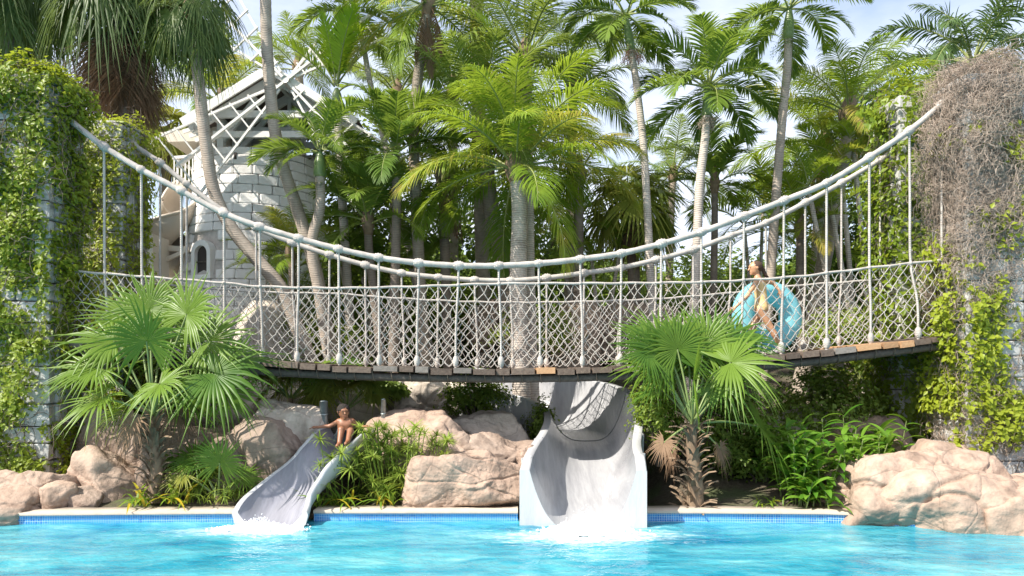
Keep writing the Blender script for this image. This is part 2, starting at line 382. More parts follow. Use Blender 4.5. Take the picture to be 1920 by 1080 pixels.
xs = np.unique(np.concatenate([np.linspace(-9, 9, 91), np.linspace(9, 25, 20), np.linspace(-25, -9, 20), [-900, -300, -100, -50, 50, 100, 300, 900]]))
ts = np.concatenate([np.linspace(.12, 14, 71), np.linspace(15, 30, 12), [40, 60, 100, 200, 500, 1500]])
X, T = np.meshgrid(xs, ts); Yg = edgeY(X)+T
Vt = np.stack([X, Yg, tz(X, Yg)-.004], -1).reshape(-1, 3)
def gridfaces(nr, nc):
    i = np.arange(nr*nc).reshape(nr, nc)
    return np.stack([i[:-1, :-1], i[:-1, 1:], i[1:, 1:], i[1:, :-1]], -1).reshape(-1, 4)
o = link('ground', mesh('ground', Vt, gridfaces(len(ts), len(xs)), M['soil'], smooth=True)); o['kind'] = 'structure'

# pool wall, coping, floor
ex = np.unique(np.concatenate([[-60, -30], np.linspace(-9, 9, 73), [.08, 1.78, -3.72, -2.7, 5.42], [30, 60]])); ey = edgeY(ex)
arc = np.concatenate([[0], np.cumsum(np.hypot(np.diff(ex), np.diff(ey)))])
Vw = np.concatenate([np.stack([ex, ey, np.full_like(ex, q)], -1) for q in (.115, -.14, -1.4)])
n = len(ex); gap = lambda x: ((x > .08) & (x < 1.78)) | ((x > -3.72) & (x < -2.7)) | (x > 5.42)
ok = ~gap((ex[:-1]+ex[1:])/2)
Fw = np.stack([np.arange(n-1), np.arange(n-1)+n, np.arange(1, n)+n, np.arange(1, n)], -1); Fw = np.concatenate([Fw[ok], Fw+n])
uvw = []
for q in Fw.ravel(): uvw.append((arc[q % n], Vw[q, 2]))
o = link('pool_wall', mesh('pool_wall', Vw, Fw, M['tile'], uv=uvw)); o['kind'] = 'structure'
prof = [(-.03, .115), (-.035, .155), (.30, .160), (.30, .05)]
Vc = np.concatenate([np.stack([ex, ey+p, np.full_like(ex, z)+(.004*np.sin(ex*9) if z > .15 else 0)], -1) for p, z in prof])
Fc = np.concatenate([np.stack([np.arange(n-1)+i*n, np.arange(1, n)+i*n, np.arange(1, n)+(i+1)*n, np.arange(n-1)+(i+1)*n], -1)[ok] for i in range(3)])
bot = np.stack([ex, ey+.001, np.full_like(ex, .115)], -1)
o = link('pool_coping', mesh('pool_coping', Vc, Fc, M['coping'])); o['kind'] = 'structure'
b = MB(); b.box((0, 0, -1.45), (120, 30, .1)); o = b.build('pool_floor', M['tile']); o['kind'] = 'structure'

# water
wx = np.unique(np.concatenate([np.linspace(-7.6, 7.6, 400), np.linspace(-60, -7.6, 20), np.linspace(7.6, 60, 20)]))
wy = np.unique(np.concatenate([np.linspace(6.4, 9.75, 110), np.linspace(-14, 6.4, 50)]))
X, Y = np.meshgrid(wx, wy)
P = np.stack([X*.9, Y*1.3, 0*X], -1)
Zw = .016*fbm(P, 3, .55)+.007*perlin(np.stack([X*4.2, Y*6, 0*X+5], -1))
def spl(cx, cy, r): return np.exp(-(((X-cx)/1.5)**2+(Y-cy)**2)/r**2)
turb = spl(.95, 9.0, .7)+spl(-3.1, 9.1, .5)
Zw += turb*.03*perlin(np.stack([X*6, Y*7, 0*X+9], -1))
o = link('pool_water', mesh('pool_water', np.stack([X, Y, Zw], -1).reshape(-1, 3), gridfaces(len(wy), len(wx)), M['water'], smooth=True)); o['kind'] = 'structure'

# ------------------------------------------------------------------ rocks
def ico(sub):
    bm = bmesh.new(); bmesh.ops.create_icosphere(bm, subdivisions=sub, radius=1)
    V = np.array([v.co[:] for v in bm.verts]); Fc = np.array([[v.index for v in f.verts] for f in bm.faces]); bm.free(); return V, Fc
ICO = {k: ico(k) for k in (1, 2, 3, 4, 5, 6, 7)}
def rock(label, c, r, m='rock', seed=0, sub=5, cuts=9, rough=.27, flat=None, name='boulder', cat='boulder', rz=0, group=None):
    g = np.random.default_rng(seed); V, Fc = ICO[sub]; D = V.copy()
    r = np.array(r, dtype=float); s = r.mean()
    rad = 1/(np.abs(D)**3.2).sum(1)**(1/3.2)*.93                     # boxy blank
    for k in range(cuts):                                            # broken faces
        nrm = g.normal(size=3); nrm[2] = nrm[2]*.8+.2; nrm /= np.linalg.norm(nrm); dd = g.uniform(.58, .92)
        dt = D@nrm; lim = np.where(dt > .05, dd/np.maximum(dt, .05), 9)
        rad = -np.log(np.exp(-26*rad)+np.exp(-26*np.minimum(lim, 3)))/26
    P = D*rad[:, None]*r
    q = P/s+seed*3.7
    disp = rough*.7*perlin(q*.8)+rough*.28*fbm(q*1.9+5, 2)+rough*.075*fbm(q*6, 4, .6)
    for k in range(5):                                               # cracks and ledges
        nrm = g.normal(size=3); nrm[2] *= 1.6; nrm /= np.linalg.norm(nrm); of = g.uniform(-.5, .6)
        dd = (P/r)@nrm-of+.22*perlin(q*1.3+k*7)
        disp -= .05*np.exp(-(dd/.024)**2)*np.clip(.6+perlin(q*1.1+k*3), 0, 1)+.05*rough*np.tanh(dd/.05)
    P = P+D*(disp*s)[:, None]
    if rz: ca, sa = math.cos(rz), math.sin(rz); P = P@np.array([[ca, sa, 0], [-sa, ca, 0], [0, 0, 1]])
    P[:, 2] = np.maximum(P[:, 2], -r[2]*.97)
    o = link(name, mesh(name, P, Fc, M[m], smooth=True), None, c)
    return tag(o, label, cat, group)
def rk(label, x0, x1, y0, y1, Y, m='rock', seed=0, depth=None, **k):
    """boulder covering pixel box x0..x1, y0..y1 at depth Y"""
    a = at(x0, y1, Y); b = at(x1, y0, Y); rx = (b.x-a.x)/2; rzz = (b.z-a.z)/2
    return rock(label, ((a.x+b.x)/2, Y+(depth or rx)*.25, (a.z+b.z)/2), (rx*1.08, depth or rx*.8, rzz*1.08), m, seed, **k)
rk('pink sandstone boulder at the foot of the left ivy pillar', -120, 125, 872, 1010, 9.9, 'rock', 11, .8, sub=6)
rk('small rounded boulder wedged beside the pink one at the left pillar', 75, 145, 905, 985, 9.85, 'rock', 12, .35)
rk('rounded shaded boulder behind the left fan palm trunk', 120, 268, 835, 985, 10.45, 'rock', 13, .7)
rk('low brown stone in front of the rounded shaded boulder', 128, 190, 915, 975, 9.98, 'rock_shade', 14, .25)
rk('tall shaded rock slab between left pillar and fan palm', 85, 320, 750, 990, 11.2, 'rock_shade', 15, .6, sub=6)
rk('long brown overhanging rock left of the narrow slide', 240, 500, 778, 960, 10.95, 'rock_shade', 16, .8, sub=6)
rk('dark split boulder touching the narrow slide', 420, 590, 788, 960, 10.85, 'rock_shade', 17, .6, sub=6)
rk('pale sunlit rock rising behind the left fan palm', 380, 570, 690, 830, 14.0, 'rock_lit', 18, .9)
rk('low pale rock above the narrow slide', 430, 600, 752, 880, 11.3, 'rock_lit', 19, .6, sub=6)
rk('big pale slanted rock behind the boy', 610, 865, 708, 830, 14.3, 'rock_lit', 20, .8, sub=6)
rk('pale blocky rock right of the slanted one, under the bridge', 780, 920, 718, 825, 14.5, 'rock_lit', 21, .7)
rk('long flat-topped grey rock right of the boy', 690, 890, 772, 915, 11.0, 'rock', 22, .7, sub=6)
rk('pale flat rock at the foot of the middle palm trunk', 835, 1000, 772, 860, 12.2, 'rock_lit', 23, .8)
rk('curved shaded sandstone ledge left of the wide slide', 820, 1012, 800, 915, 11.2, 'rock_shade', 24, .55, sub=6)
rk('low sandy boulder in shade above the pool-edge boulder', 800, 970, 845, 940, 10.7, 'rock', 25, .5)
rk('big pink boulder on the pool edge left of the wide slide', 765, 992, 842, 990, 10.05, 'rock', 226, .5, sub=7, cuts=11)
rk('small pink stone beside the yellow lily', 745, 800, 925, 980, 9.9, 'rock', 27, .2)
rk('thin pointed stone against the wide slide wall', 962, 1005, 830, 900, 10.5, 'rock', 28, .25)
rk('large cracked pink rock dipping into the pool at right', 1545, 1900, 855, 1060, 9.75, 'rock', 145, .9, sub=7, cuts=6, rough=.33)
rk('broad pink rock in the water at the right frame edge', 1660, 2140, 875, 1100, 9.35, 'rock', 151, .75, sub=7, cuts=5, rough=.33)
rk('low pink rock in the corner of the pool, right frame edge', 1850, 2160, 880, 1080, 8.95, 'rock', 163, .7, sub=6, cuts=5, rough=.3)
rk('pink rock shelf at the foot of the right ivy pillar', 1690, 1880, 838, 960, 10.4, 'rock', 33, .6)
rk('pale rock behind the ginger plants under the bridge', 1550, 1730, 785, 900, 12.0, 'rock', 34, .6)
rk('sunlit rock between plants right of the right fan palm', 1410, 1560, 765, 870, 12.6, 'rock_lit', 35, .6)
rk('round tan rock mound seen through the net right of the middle trunk', 1010, 1130, 568, 720, 16.0, 'rock', 36, 1.0)
rk('wide tan rock mound seen through the net above the slide', 1080, 1290, 570, 720, 17.0, 'rock', 37, 1.2)
rk('pale rock mound seen through the net at the left', 380, 640, 575, 720, 15.5, 'rock_lit', 38, 1.2)
rk('small tan rock seen through the net near the middle trunk', 870, 955, 555, 660, 17.5, 'rock', 39, .7)

# ------------------------------------------------------------------ ivy pillars
BOX = {}
def block_mesh(seed):
    """dressed stone block, unit cube with worn edges"""
    bm = bmesh.new(); bmesh.ops.create_cube(bm, size=1); g = random.Random(seed)
    bmesh.ops.bevel(bm, geom=bm.edges[:], offset=.07, segments=1, affect='EDGES')
    for v in bm.verts: v.co += Vector((g.uniform(-.02, .02), g.uniform(-.02, .02), g.uniform(-.02, .02)))
    me = bpy.data.meshes.new('stone_block'); bm.to_mesh(me); bm.free(); return me
def blocks(m):
    r = []
    for k in range(5):
        me = block_mesh(k*7+1); me.materials.append(M[m]); r.append(me)
    return r
PB = blocks('stone'); TB = blocks('tower')
def pillar(label, x0, x1, y0, y1, z0, z1, seed, vis_x):
    g = random.Random(seed); p = empty('stone_pillar', ((x0+x1)/2, (y0+y1)/2, z0), label, 'pillar')
    cx, cy = (x0+x1)/2, (y0+y1)/2
    b = MB(); b.box((0, 0, (z1-z0)/2-.03), (x1-x0-.1, y1-y0-.1, z1-z0-.06)); b.build('core', M['mortar'], p)
    z = z0; row = 0
    while z < z1-.05:
        h = g.uniform(.24, .36); h = min(h, z1-z)
        for axis in ('x', 'y'):
            a0, a1 = (x0, x1) if axis == 'x' else (y0, y1)
            u = a0+(.0 if axis == 'x' else .12)
            end = a1-(0 if axis == 'x' else .0)
            while u < end-.02:
                w = g.uniform(.3, .55)
                if end-u-w < .2: w = end-u
                if axis == 'x': c = ((u+w/2)-cx, (y0+.05)-cy-g.uniform(0, .02), z+h/2-z0); s = (w-.018, .14, h-.018)
                else:
                    xx = x1-.05 if vis_x > 0 else x0+.05
                    c = (xx-cx+vis_x*g.uniform(0, .02), u+w/2-cy, z+h/2-z0); s = (.14, w-.018, h-.018)
                link('stone', g.choice(PB), p, c, (0, 0, 0), s)
                u += w
        z += h; row += 1
    return p
PIL = {'nl': (-8.5, -7.08, 10.8, 11.6, .1, 6.62), 'fl': (-8.3, -6.95, 12.6, 13.4, .3, 6.55), 'nr': (6.95, 7.85, 10.8, 11.6, .1, 6.62), 'fr': (6.9, 8.3, 12.6, 13.4, .3, 7.0)}
pillar('stone bridge pillar under green ivy at the left frame edge, nearest the pool', *PIL['nl'], 1, 1)
pillar('ivy-covered stone pillar carrying the lantern, behind the left front pillar', *PIL['fl'], 2, 1)
pillar('stone bridge pillar under dry vines at the right frame edge', *PIL['nr'], 3, -1)
pillar('stone pillar hidden in leafy vine behind the right front pillar', *PIL['fr'], 4, -1)

def leafmesh(name, C, Nn, size, mats, g, up=.35, asp=.62, fold=.3):
    """C centres, Nn normals: one small folded leaf each"""
    n = len(C); Nn = Nn+g.normal(0, .45, (n, 3)); Nn /= np.linalg.norm(Nn, axis=1)[:, None]
    d = g.normal(0, 1, (n, 3)); d[:, 2] -= up; d -= (d*Nn).sum(1)[:, None]*Nn; d /= np.linalg.norm(d, axis=1)[:, None]+1e-9
    s = np.cross(Nn, d); sz = (size*g.uniform(.6, 1.3, n))[:, None]
    a = C; t = C+d*sz-Nn*sz*.12; m_ = C+d*sz*.45
    l = m_+s*sz*asp*.5+Nn*sz*fold*.4; r = m_-s*sz*asp*.5+Nn*sz*fold*.4
    V = np.stack([a, r, t, l], 1).reshape(-1, 3); k = np.arange(n)*4
    Fc = np.concatenate([np.stack([k, k+1, k+2], 1), np.stack([k, k+2, k+3], 1)])
    return mesh(name, V, Fc, mats)
def twigs(P0, N0, n, seg, step, rad, g, wander=.8, pull=None):
    """n thin random-walk twigs starting at P0, three-sided"""
    i = g.integers(0, len(P0), n); P = P0[i]; Nn = N0[i]
    d = g.normal(0, 1, (n, 3)); d -= (d*Nn).sum(1)[:, None]*Nn*.8; d /= np.linalg.norm(d, axis=1)[:, None]
    pts = [P]
    for k in range(seg):
        d = d+g.normal(0, wander, (n, 3)); d -= (d*Nn).sum(1)[:, None]*Nn*.6
        if pull is not None: d = d+pull
        d /= np.linalg.norm(d, axis=1)[:, None]; P = P+d*step*g.uniform(.6, 1.2, (n, 1)); pts.append(P)
    P = np.stack(pts, 1); m_ = seg+1
    A = np.cross(np.gradient(P, axis=1), Nn[:, None]); A /= np.linalg.norm(A, axis=2)[..., None]+1e-9
    r = (rad*g.uniform(.5, 1.3, n))[:, None, None]*np.linspace(1, .45, m_)[None, :, None]
    B = np.broadcast_to(Nn[:, None], P.shape)
    ring = [P+r*(A*math.cos(t)+B*math.sin(t)) for t in (0, 2.09, 4.19)]
    V = np.stack(ring, 2).reshape(-1, 3)
    base = (np.arange(n)[:, None]*m_+np.arange(seg)[None])*3; base = base.ravel()
    Fc = []
    for q in range(3):
        q2 = (q+1) % 3; Fc.append(np.stack([base+q, base+q2, base+3+q2, base+3+q], 1))
    return V, np.concatenate(Fc)
def pillar_surface(key, n, g, faces, zlo=0, dens=None):
    x0, x1, y0, y1, z0, z1 = PIL[key]; C = []; Nn = []
    w = {'f': (x1-x0)*(z1-z0), 'r': (y1-y0)*(z1-z0), 'l': (y1-y0)*(z1-z0), 't': (x1-x0)*(y1-y0)*1.6}
    tot = sum(w[f] for f in faces)
    for f in faces:
        k = int(n*w[f]/tot); u = g.random(k); v = g.random(k); z = z0+zlo+(z1-z0-zlo)*v
        if f == 'f': C.append(np.stack([x0+(x1-x0)*u, 0*u+y0, z], 1)); Nn.append(np.tile([0, -1., 0], (k, 1)))
        if f == 'r': C.append(np.stack([0*u+x1, y0+(y1-y0)*u, z], 1)); Nn.append(np.tile([1., 0, 0], (k, 1)))
        if f == 'l': C.append(np.stack([0*u+x0, y0+(y1-y0)*u, z], 1)); Nn.append(np.tile([-1., 0, 0], (k, 1)))
        if f == 't': C.append(np.stack([x0+(x1-x0)*u, y0+(y1-y0)*g.random(k), 0*u+z1], 1)); Nn.append(np.tile([0, 0, 1.], (k, 1)))
    C = np.concatenate(C); Nn = np.concatenate(Nn)
    if dens is not None:
        q = dens(C); keep = g.random(len(C)) < q; C = C[keep]; Nn = Nn[keep]
    return C, Nn
def vine(key, label, n, size, faces, seed, dens, thick, mat_='ivy', ntw=500, twm='stem', twstep=.09, zlo=.3, name='climbing_ivy'):
    g = np.random.default_rng(seed); x0, x1, y0, y1, z0, z1 = PIL[key]
    p = empty(name, ((x0+x1)/2, y0-.05, z0), label, 'ivy'); inv = np.array(p.location)
    C, Nn = pillar_surface(key, n, g, faces, zlo, dens)
    lump = np.clip(.5+fbm(C*1.7+seed, 3), 0.05, 1.4)
    C = C+Nn*(g.random(len(C))*thick*lump)[:, None]+g.normal(0, .03, C.shape)
    o = link('foliage', leafmesh('foliage', C-inv, Nn+np.array([0, -.2, .5]), size, M[mat_], g), p); o['kind'] = 'stuff'
    C2, N2 = pillar_surface(key, 3000, g, faces, zlo)
    C2 = C2+N2*(.03+g.random(len(C2))*thick*.6)[:, None]
    V, Fc = twigs(C2-inv, N2, ntw, 9, twstep, .006, g, .6)
    o = link('vine_stems', mesh('vine_stems', V, Fc, M[twm]), p); o['kind'] = 'stuff'
    return p
def d_nl(C):
    h = (C[:, 2]-.1)/6.5; q = .95+1.8*fbm(C*np.array([1.2, 1.2, 1.1])+3, 3)+.45*(h-.42)+np.where(C[:, 0] < -7.75, .25, 0)
    q = np.where(h < .26, q-.55, q); return np.clip(q*1.9, 0.05, 1)
vine('nl', 'bright green ivy covering the left front pillar', 30000, .085, 'frt', 21, d_nl, .34)
vine('fl', 'leafy ivy around the lantern on the rear left pillar', 14000, .09, 'frt', 22, lambda C: np.clip(1.15+1.6*fbm(C*1.3+8, 3), .4, 1), .25)
def d_nr(C):
    h = (C[:, 2]-.1)/6.5; q = .1+1.1*fbm(C*np.array([1.2, 1.2, 1.0])+1, 3)+np.where((h > .2) & (h < .6) & (C[:, 0] < 7.5), .5, 0)-np.where(h > .75, .35, 0)
    return np.clip(q*1.4, 0.0, 1)
vine('nr', 'patches of yellow-green ivy on the right front pillar', 14000, .1, 'flt', 23, d_nr, .3, ntw=300)
vine('fr', 'dense glossy green vine hiding the rear right pillar', 13000, .12, 'flt', 24, lambda C: np.clip(.9+.6*fbm(C*.9+2, 2), .2, 1), .5)
# dry vine tangle on the right front pillar
g = np.random.default_rng(5); x0, x1, y0, y1, z0, z1 = PIL['nr']
p = empty('dry_vine', ((x0+x1)/2, y0-.1, z0), 'grey-brown tangle of dry leafless vine on the right front pillar', 'dry vine'); inv = np.array(p.location)
C2, N2 = pillar_surface('nr', 30000, g, 'flt', .1)
lump = np.clip(.75+.9*fbm(C2*1.3+4, 3), .12, 1.5)
hh = (C2[:, 2]-z0)/(z1-z0); keep = g.random(len(C2)) < np.clip(.16+np.clip((hh-.38)*2.2, 0, .9)+.5*fbm(C2*1.1+7, 2), 0.05, 1)
C2 = C2[keep]; N2 = N2[keep]; lump = lump[keep]; hh = hh[keep]
C2 = C2+N2*(g.random(len(C2))*(.1+.24*np.clip((hh-.35)*2, 0, 1))*lump)[:, None]
V, Fc = twigs(C2-inv, N2, 8000, 8, .065, .0045, g, .95)
o = link('twig_tangle', mesh('twig_tangle', V, Fc, M['twig']), p); o['kind'] = 'stuff'
# lantern
lc = at(157, 380, 12.52); p = empty('wall_lantern', lc, 'small dark wall lantern on the ivy-covered rear left pillar', 'lantern')
b = MB(); b.tube([(0, 0, .17), (0, 0, .27)], [.15, .02], 4, 0); b.tube([(0, 0, .27), (0, 0, .31)], .02, 6); b.build('lid', M['lantern'], p)
b = MB()
for sx in (-1, 1):
    for sy in (-1, 1): b.bar((sx*.08, sy*.08, -.13), (sx*.1, sy*.1, .17), .016, .016)
b.box((0, 0, -.14), (.2, .2, .025)); b.box((0, .15, .1), (.04, .2, .03)); b.build('frame', M['lantern'], p)
b = MB(); b.tube([(0, 0, -.12), (0, 0, .05)], [.045, .05], 10); b.build('lamp_glass', M['frost'], p, True)

# ------------------------------------------------------------------ rope bridge
YN, YF = 11.15, 12.85
near_r = [(130, 225), (195, 275), (265, 318), (340, 358), (420, 400), (487, 425), (560, 447), (635, 467), (710, 483), (785, 493), (860, 498), (935, 498), (1010, 494), (1088, 486), (1165, 475), (1240, 457), (1315, 435), (1395, 405), (1470, 376), (1550, 343), (1630, 295), (1705, 245), (1765, 196)]
far_r = [(175, 226), (250, 272), (300, 305), (350, 345), (420, 396), (480, 427), (548, 455), (618, 478), (685, 497), (753, 512), (822, 520), (890, 525), (957, 526), (1025, 521), (1095, 512), (1165, 502), (1230, 487), (1300, 468), (1370, 442), (1436, 418), (1510, 380), (1578, 343), (1650, 300), (1705, 262)]
near_n = [(110, 506), (260, 518), (415, 530), (487, 537), (635, 540), (785, 537), (935, 532), (1165, 531), (1315, 529), (1400, 525), (1500, 518), (1550, 512), (1650, 500), (1790, 485)]
far_n = [(180, 520), (300, 533), (480, 547), (640, 551), (710, 557), (860, 565), (1000, 567), (1200, 562), (1350, 551), (1500, 535), (1600, 528), (1705, 519)]
deckp = [(60, 630), (250, 652), (420, 670), (520, 679), (640, 685), (780, 689), (940, 691), (1080, 689), (1160, 686), (1300, 678), (1440, 667), (1550, 656), (1640, 645), (1740, 632), (1810, 626)]
dk = np.array([at(x, y, YN-.08)[:] for x, y in deckp]); 
def deckz(x): return np.interp(x, dk[:, 0], dk[:, 2])
BR = empty('rope_bridge', (0, 12, 2.0), 'long sagging rope footbridge with netting between the ivy pillars', 'rope bridge'); bo = Vector(BR.location)
def L_(P): return [Vector(tuple(p))-bo for p in P]
def rope_part(name, pts, r, k=8, parent=BR):
    b = MB(); b.tube(L_(pts), r, k); return b.build(name, M['rope'], parent, True)
def knot_mesh(r, h):
    b = MB(); zz = np.linspace(-h, h, 11); rr = r*np.sqrt(np.clip(1-(zz/h)**2, .12, 1))*(1+.09*np.cos(np.arange(11)*math.pi))
    b.tube([(0, 0, z) for z in zz], rr, 10); return b.mesh('knot', M['rope'], True)
K1 = knot_mesh(.071, .1); K2 = knot_mesh(.05, .1); K3 = knot_mesh(.036, .03)
rN = spline([at(x, y, YN) for x, y in near_r], 160); rF = spline([at(x, y, YF) for x, y in far_r], 160)
hrN = rope_part('handrail_rope', rN, .047*(1+.05*np.sin(np.arange(160)*2.1))); hrN['label'] = 'near handrail rope'
hrF = rope_part('handrail_rope', rF, .046); hrF['label'] = 'far handrail rope'
nN = spline([at(x, y, YN) for x, y in near_n], 200); nF = spline([at(x, y, YF) for x, y in far_n], 200)
# slight sag of the net rope between the hangers
for P in (nN, nF): P[:, 2] += .005*np.cos(P[:, 0]*2*np.pi/.63)
rope_part('net_rope', nN, .021, 6); rope_part('net_rope', nF, .02, 6)
def side(tops, Y, net, Yb, sgn):
    for i, (px, py) in enumerate(tops):
        t = at(px, py, Y); zd = deckz(t.x)+.02
        dx = rng.uniform(-.05, .05)+(-.02*(t.x))*.3
        if i >= len(tops)-2: dx += .12
        bt = Vector((t.x+dx, Yb, zd)); zn = np.interp(t.x, net[:, 0], net[:, 2])
        if t.x < -6.95 or t.x > 6.9: continue
        mid = Vector((t.x+dx*.15, Y, zn))
        pts = spline([t, (t+mid)/2, mid, (mid+bt)/2+Vector((dx*.3, -.015*sgn, 0)), bt], 14)
        o = rope_part('hanger_rope', pts, .0195, 6)
        a = Vector((1, 0, 0))
        i0 = int(np.argmin(abs((rN if Y == YN else rF)[:, 0]-t.x))); C_ = rN if Y == YN else rF
        tg = Vector(C_[min(i0+1, 159)]-C_[max(i0-1, 0)]).normalized()
        kn = link('knot', K1, o, t-bo, tg.to_track_quat('Z', 'Y').to_euler(), rng.uniform(.9, 1.1))
        link('knot', K2, o, bt-bo+Vector((0, 0, .08)), (0, 0, rng.uniform(0, 3)), (rng.uniform(.9, 1.15),)*2+(1,))
        link('knot', K3, o, mid-bo, (0, 0, 0), 1)
side(near_r, YN, nN, YN-.03, 1); side(far_r, YF, nF, YF+.03, -1)
def net(name, top, Y, label):
    g = np.random.default_rng(int(Y*10)); b = MB(); w, rows = .155, 12
    nx = int(14.1/w); knots = {}
    xx = -7.05
    for i in range(nx+1):
        for j in range(rows+1):
            x = xx+w*(i+(.5 if j % 2 else 0)); zt = np.interp(x, top[:, 0], top[:, 2]); zb = deckz(x)+.03
            f = (j/rows)**.92
            knots[i, j] = np.array((x+g.normal(0, .013), Y+g.normal(0, .012)+.03*math.sin(f*3.1), zt+(zb-zt)*f+(g.normal(0, .012) if 0 < j < rows else 0)))
    off = np.array(bo)
    for i in range(nx+1):
        for j in range(rows):
            for di in ((0, 1) if j % 2 else (0, -1)):
                if (i+di, j+1) in knots:
                    a = knots[i, j]; c = knots[i+di, j+1]; m_ = (a+c)/2+np.array([.018*(1 if c[0] > a[0] else -1)*g.uniform(-1, 1), g.normal(0, .006), -.012])
                    b.tube([a-off, m_-off, c-off], .0066, 4, cap=False)
    o = b.build(name, M['rope'], BR, True); o['label'] = label; o['kind'] = 'stuff'
net('rope_net', nN, YN-.01, 'near side diamond rope netting'); net('rope_net', nF, YF+.01, 'far side diamond rope netting')
# deck planks
bm = bmesh.new(); bmesh.ops.create_cube(bm, size=1); bmesh.ops.bevel(bm, geom=bm.edges[:], offset=.03, segments=1, affect='EDGES')
PM = []
for mk in ('plank', 'plankg', 'plankn'):
    me = bpy.data.meshes.new('plank'); bm.to_mesh(me); me.materials.append(M[mk]); PM.append(me)
bm.free()
x = -7.6; k = 0; g = random.Random(9)
while x < 7.6:
    w = g.uniform(.2, .42); z = float(deckz(x+w/2)); sl_ = math.atan2(float(deckz(x+w))-float(deckz(x)), w)
    px = 960+(x+w/2)*F/11.0
    me = PM[2] if (1000 < px < 1040 or 1628 < px < 1705) else PM[1] if g.random() < .22 else PM[0]
    wv = g.uniform(-.03, .03)
    link('plank', me, BR, Vector((x+w/2, (YN+YF)/2+wv, z-.045+g.uniform(-.02, .015)))-bo, (g.uniform(-.01, .01), -sl_, g.uniform(-.01, .01)), (w-.018, YF-YN+.24, .085+g.uniform(0, .02)))
    x += w; k += 1
for Yb in (YN+.02, (YN+YF)/2, YF-.02):
    b = MB(); P = np.array([(q, Yb, float(deckz(q))-.165) for q in np.linspace(-7.6, 7.6, 60)]); b.tube(L_(P), .062, 8); b.build('support_cable', M['beam'], BR, True)
for q in np.linspace(-6.6, 6.6, 46):       # lashings hanging under the deck
    b = MB(); z = float(deckz(q)); b.tube(L_([(q, YN-.07, z-.06), (q+.01, YN-.075, z-.14), (q+.02, YN-.03, z-.22), (q+.03, YN+.02, z-.23)]), .008, 5); b.build('lashing', M['stem'], BR, True)

# ------------------------------------------------------------------ slides
def sweep(path, prof, npts=60):
    """path list of (x,y,zfloor); prof(t)-> list of (u,v). vertical rings"""
    P = spline(path, npts); T = np.gradient(P, axis=0); T[:, 2] = 0; T /= np.linalg.norm(T, axis=1)[:, None]
    S = np.stack([T[:, 1], -T[:, 0], 0*T[:, 0]], 1)          # to the right when looking along the path
    rings = []
    for i in range(npts):
        q = prof(i/(npts-1)); rings.append([P[i]+S[i]*u+np.array([0, 0, v]) for u, v in q])
    return np.array(rings)
def strip(rings, a, b):
    R_ = rings[:, a:b+1]; nr, nc = R_.shape[:2]
    return R_.reshape(-1, 3), gridfaces(nr, nc)
# wide slide
def prof_wide(t):
    h = np.interp(t, [0, .12, .35, .6, 1], [.80, .78, .70, .55, .6]); hr = np.interp(t, [0, .12, .35, .55, .75, 1], [.82, .86, .78, .85, .95, .95])
    u0 = .70; q = []
    q += [(-.835, -.35), (-.835+.03*t, h-.02), (-.82, h), (-.715, h)]
    for k in np.linspace(-1, 1, 29):
        a = abs(k); hh = h if k < 0 else hr
        q.append((u0*math.copysign(a**.8, k), hh*.98*(a**2.7)))
    q += [(.715, hr), (.82, hr), (.835, hr-.02), (.835, -.35)]
    return q
pw = [(.93, 9.27, -.06), (.97, 9.62, .05), (1.0, 9.95, .12), (1.1, 10.6, .24), (1.28, 11.4, .46), (1.38, 12.2, .70), (1.3, 13.0, .86), (.85, 13.75, .96), (.1, 14.15, 1.06), (-.9, 14.3, 1.2)]
rings = sweep(pw, prof_wide, 80); nC = rings.shape[1]
org = np.array([.93, 9.3, 0]); rings = rings-org
SW = empty('water_slide', org, 'wide white water slide curving down into the pool in the middle', 'water slide')
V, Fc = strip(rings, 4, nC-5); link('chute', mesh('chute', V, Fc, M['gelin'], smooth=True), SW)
for nm, a, b_, lab in (('side_wall', 0, 4, 'left outer wall'), ('side_wall', nC-5, nC-1, 'right outer wall')):
    V, Fc = strip(rings, a, b_); o = link(nm, mesh(nm, V, Fc, M['gel']), SW); o['label'] = lab
fr = rings[0]; V = [tuple(v) for v in fr]
o = link('front_plate', mesh('front_plate', V, [tuple(range(nC))], M['gel']), SW)
b = MB(); ks = [49]
for kk in ks: b.tube([rings[kk][i]+np.array([0, 0, .004]) for i in range(4, nC-4)], .006, 4)
b.build('joint', M['seam'], SW)
for kk in (14, 30, 49, 62):       # flanges where the sections meet
    b = MB(); b.tube([rings[kk][0]*1.0, rings[kk][1]+np.array([-.012, 0, 0]), rings[kk][3]+np.array([0, 0, .008])], .014, 4); b.tube([rings[kk][nC-1], rings[kk][nC-2]+np.array([.012, 0, 0]), rings[kk][nC-4]+np.array([0, 0, .008])], .014, 4)
    b.build('flange', M['gel'], SW)
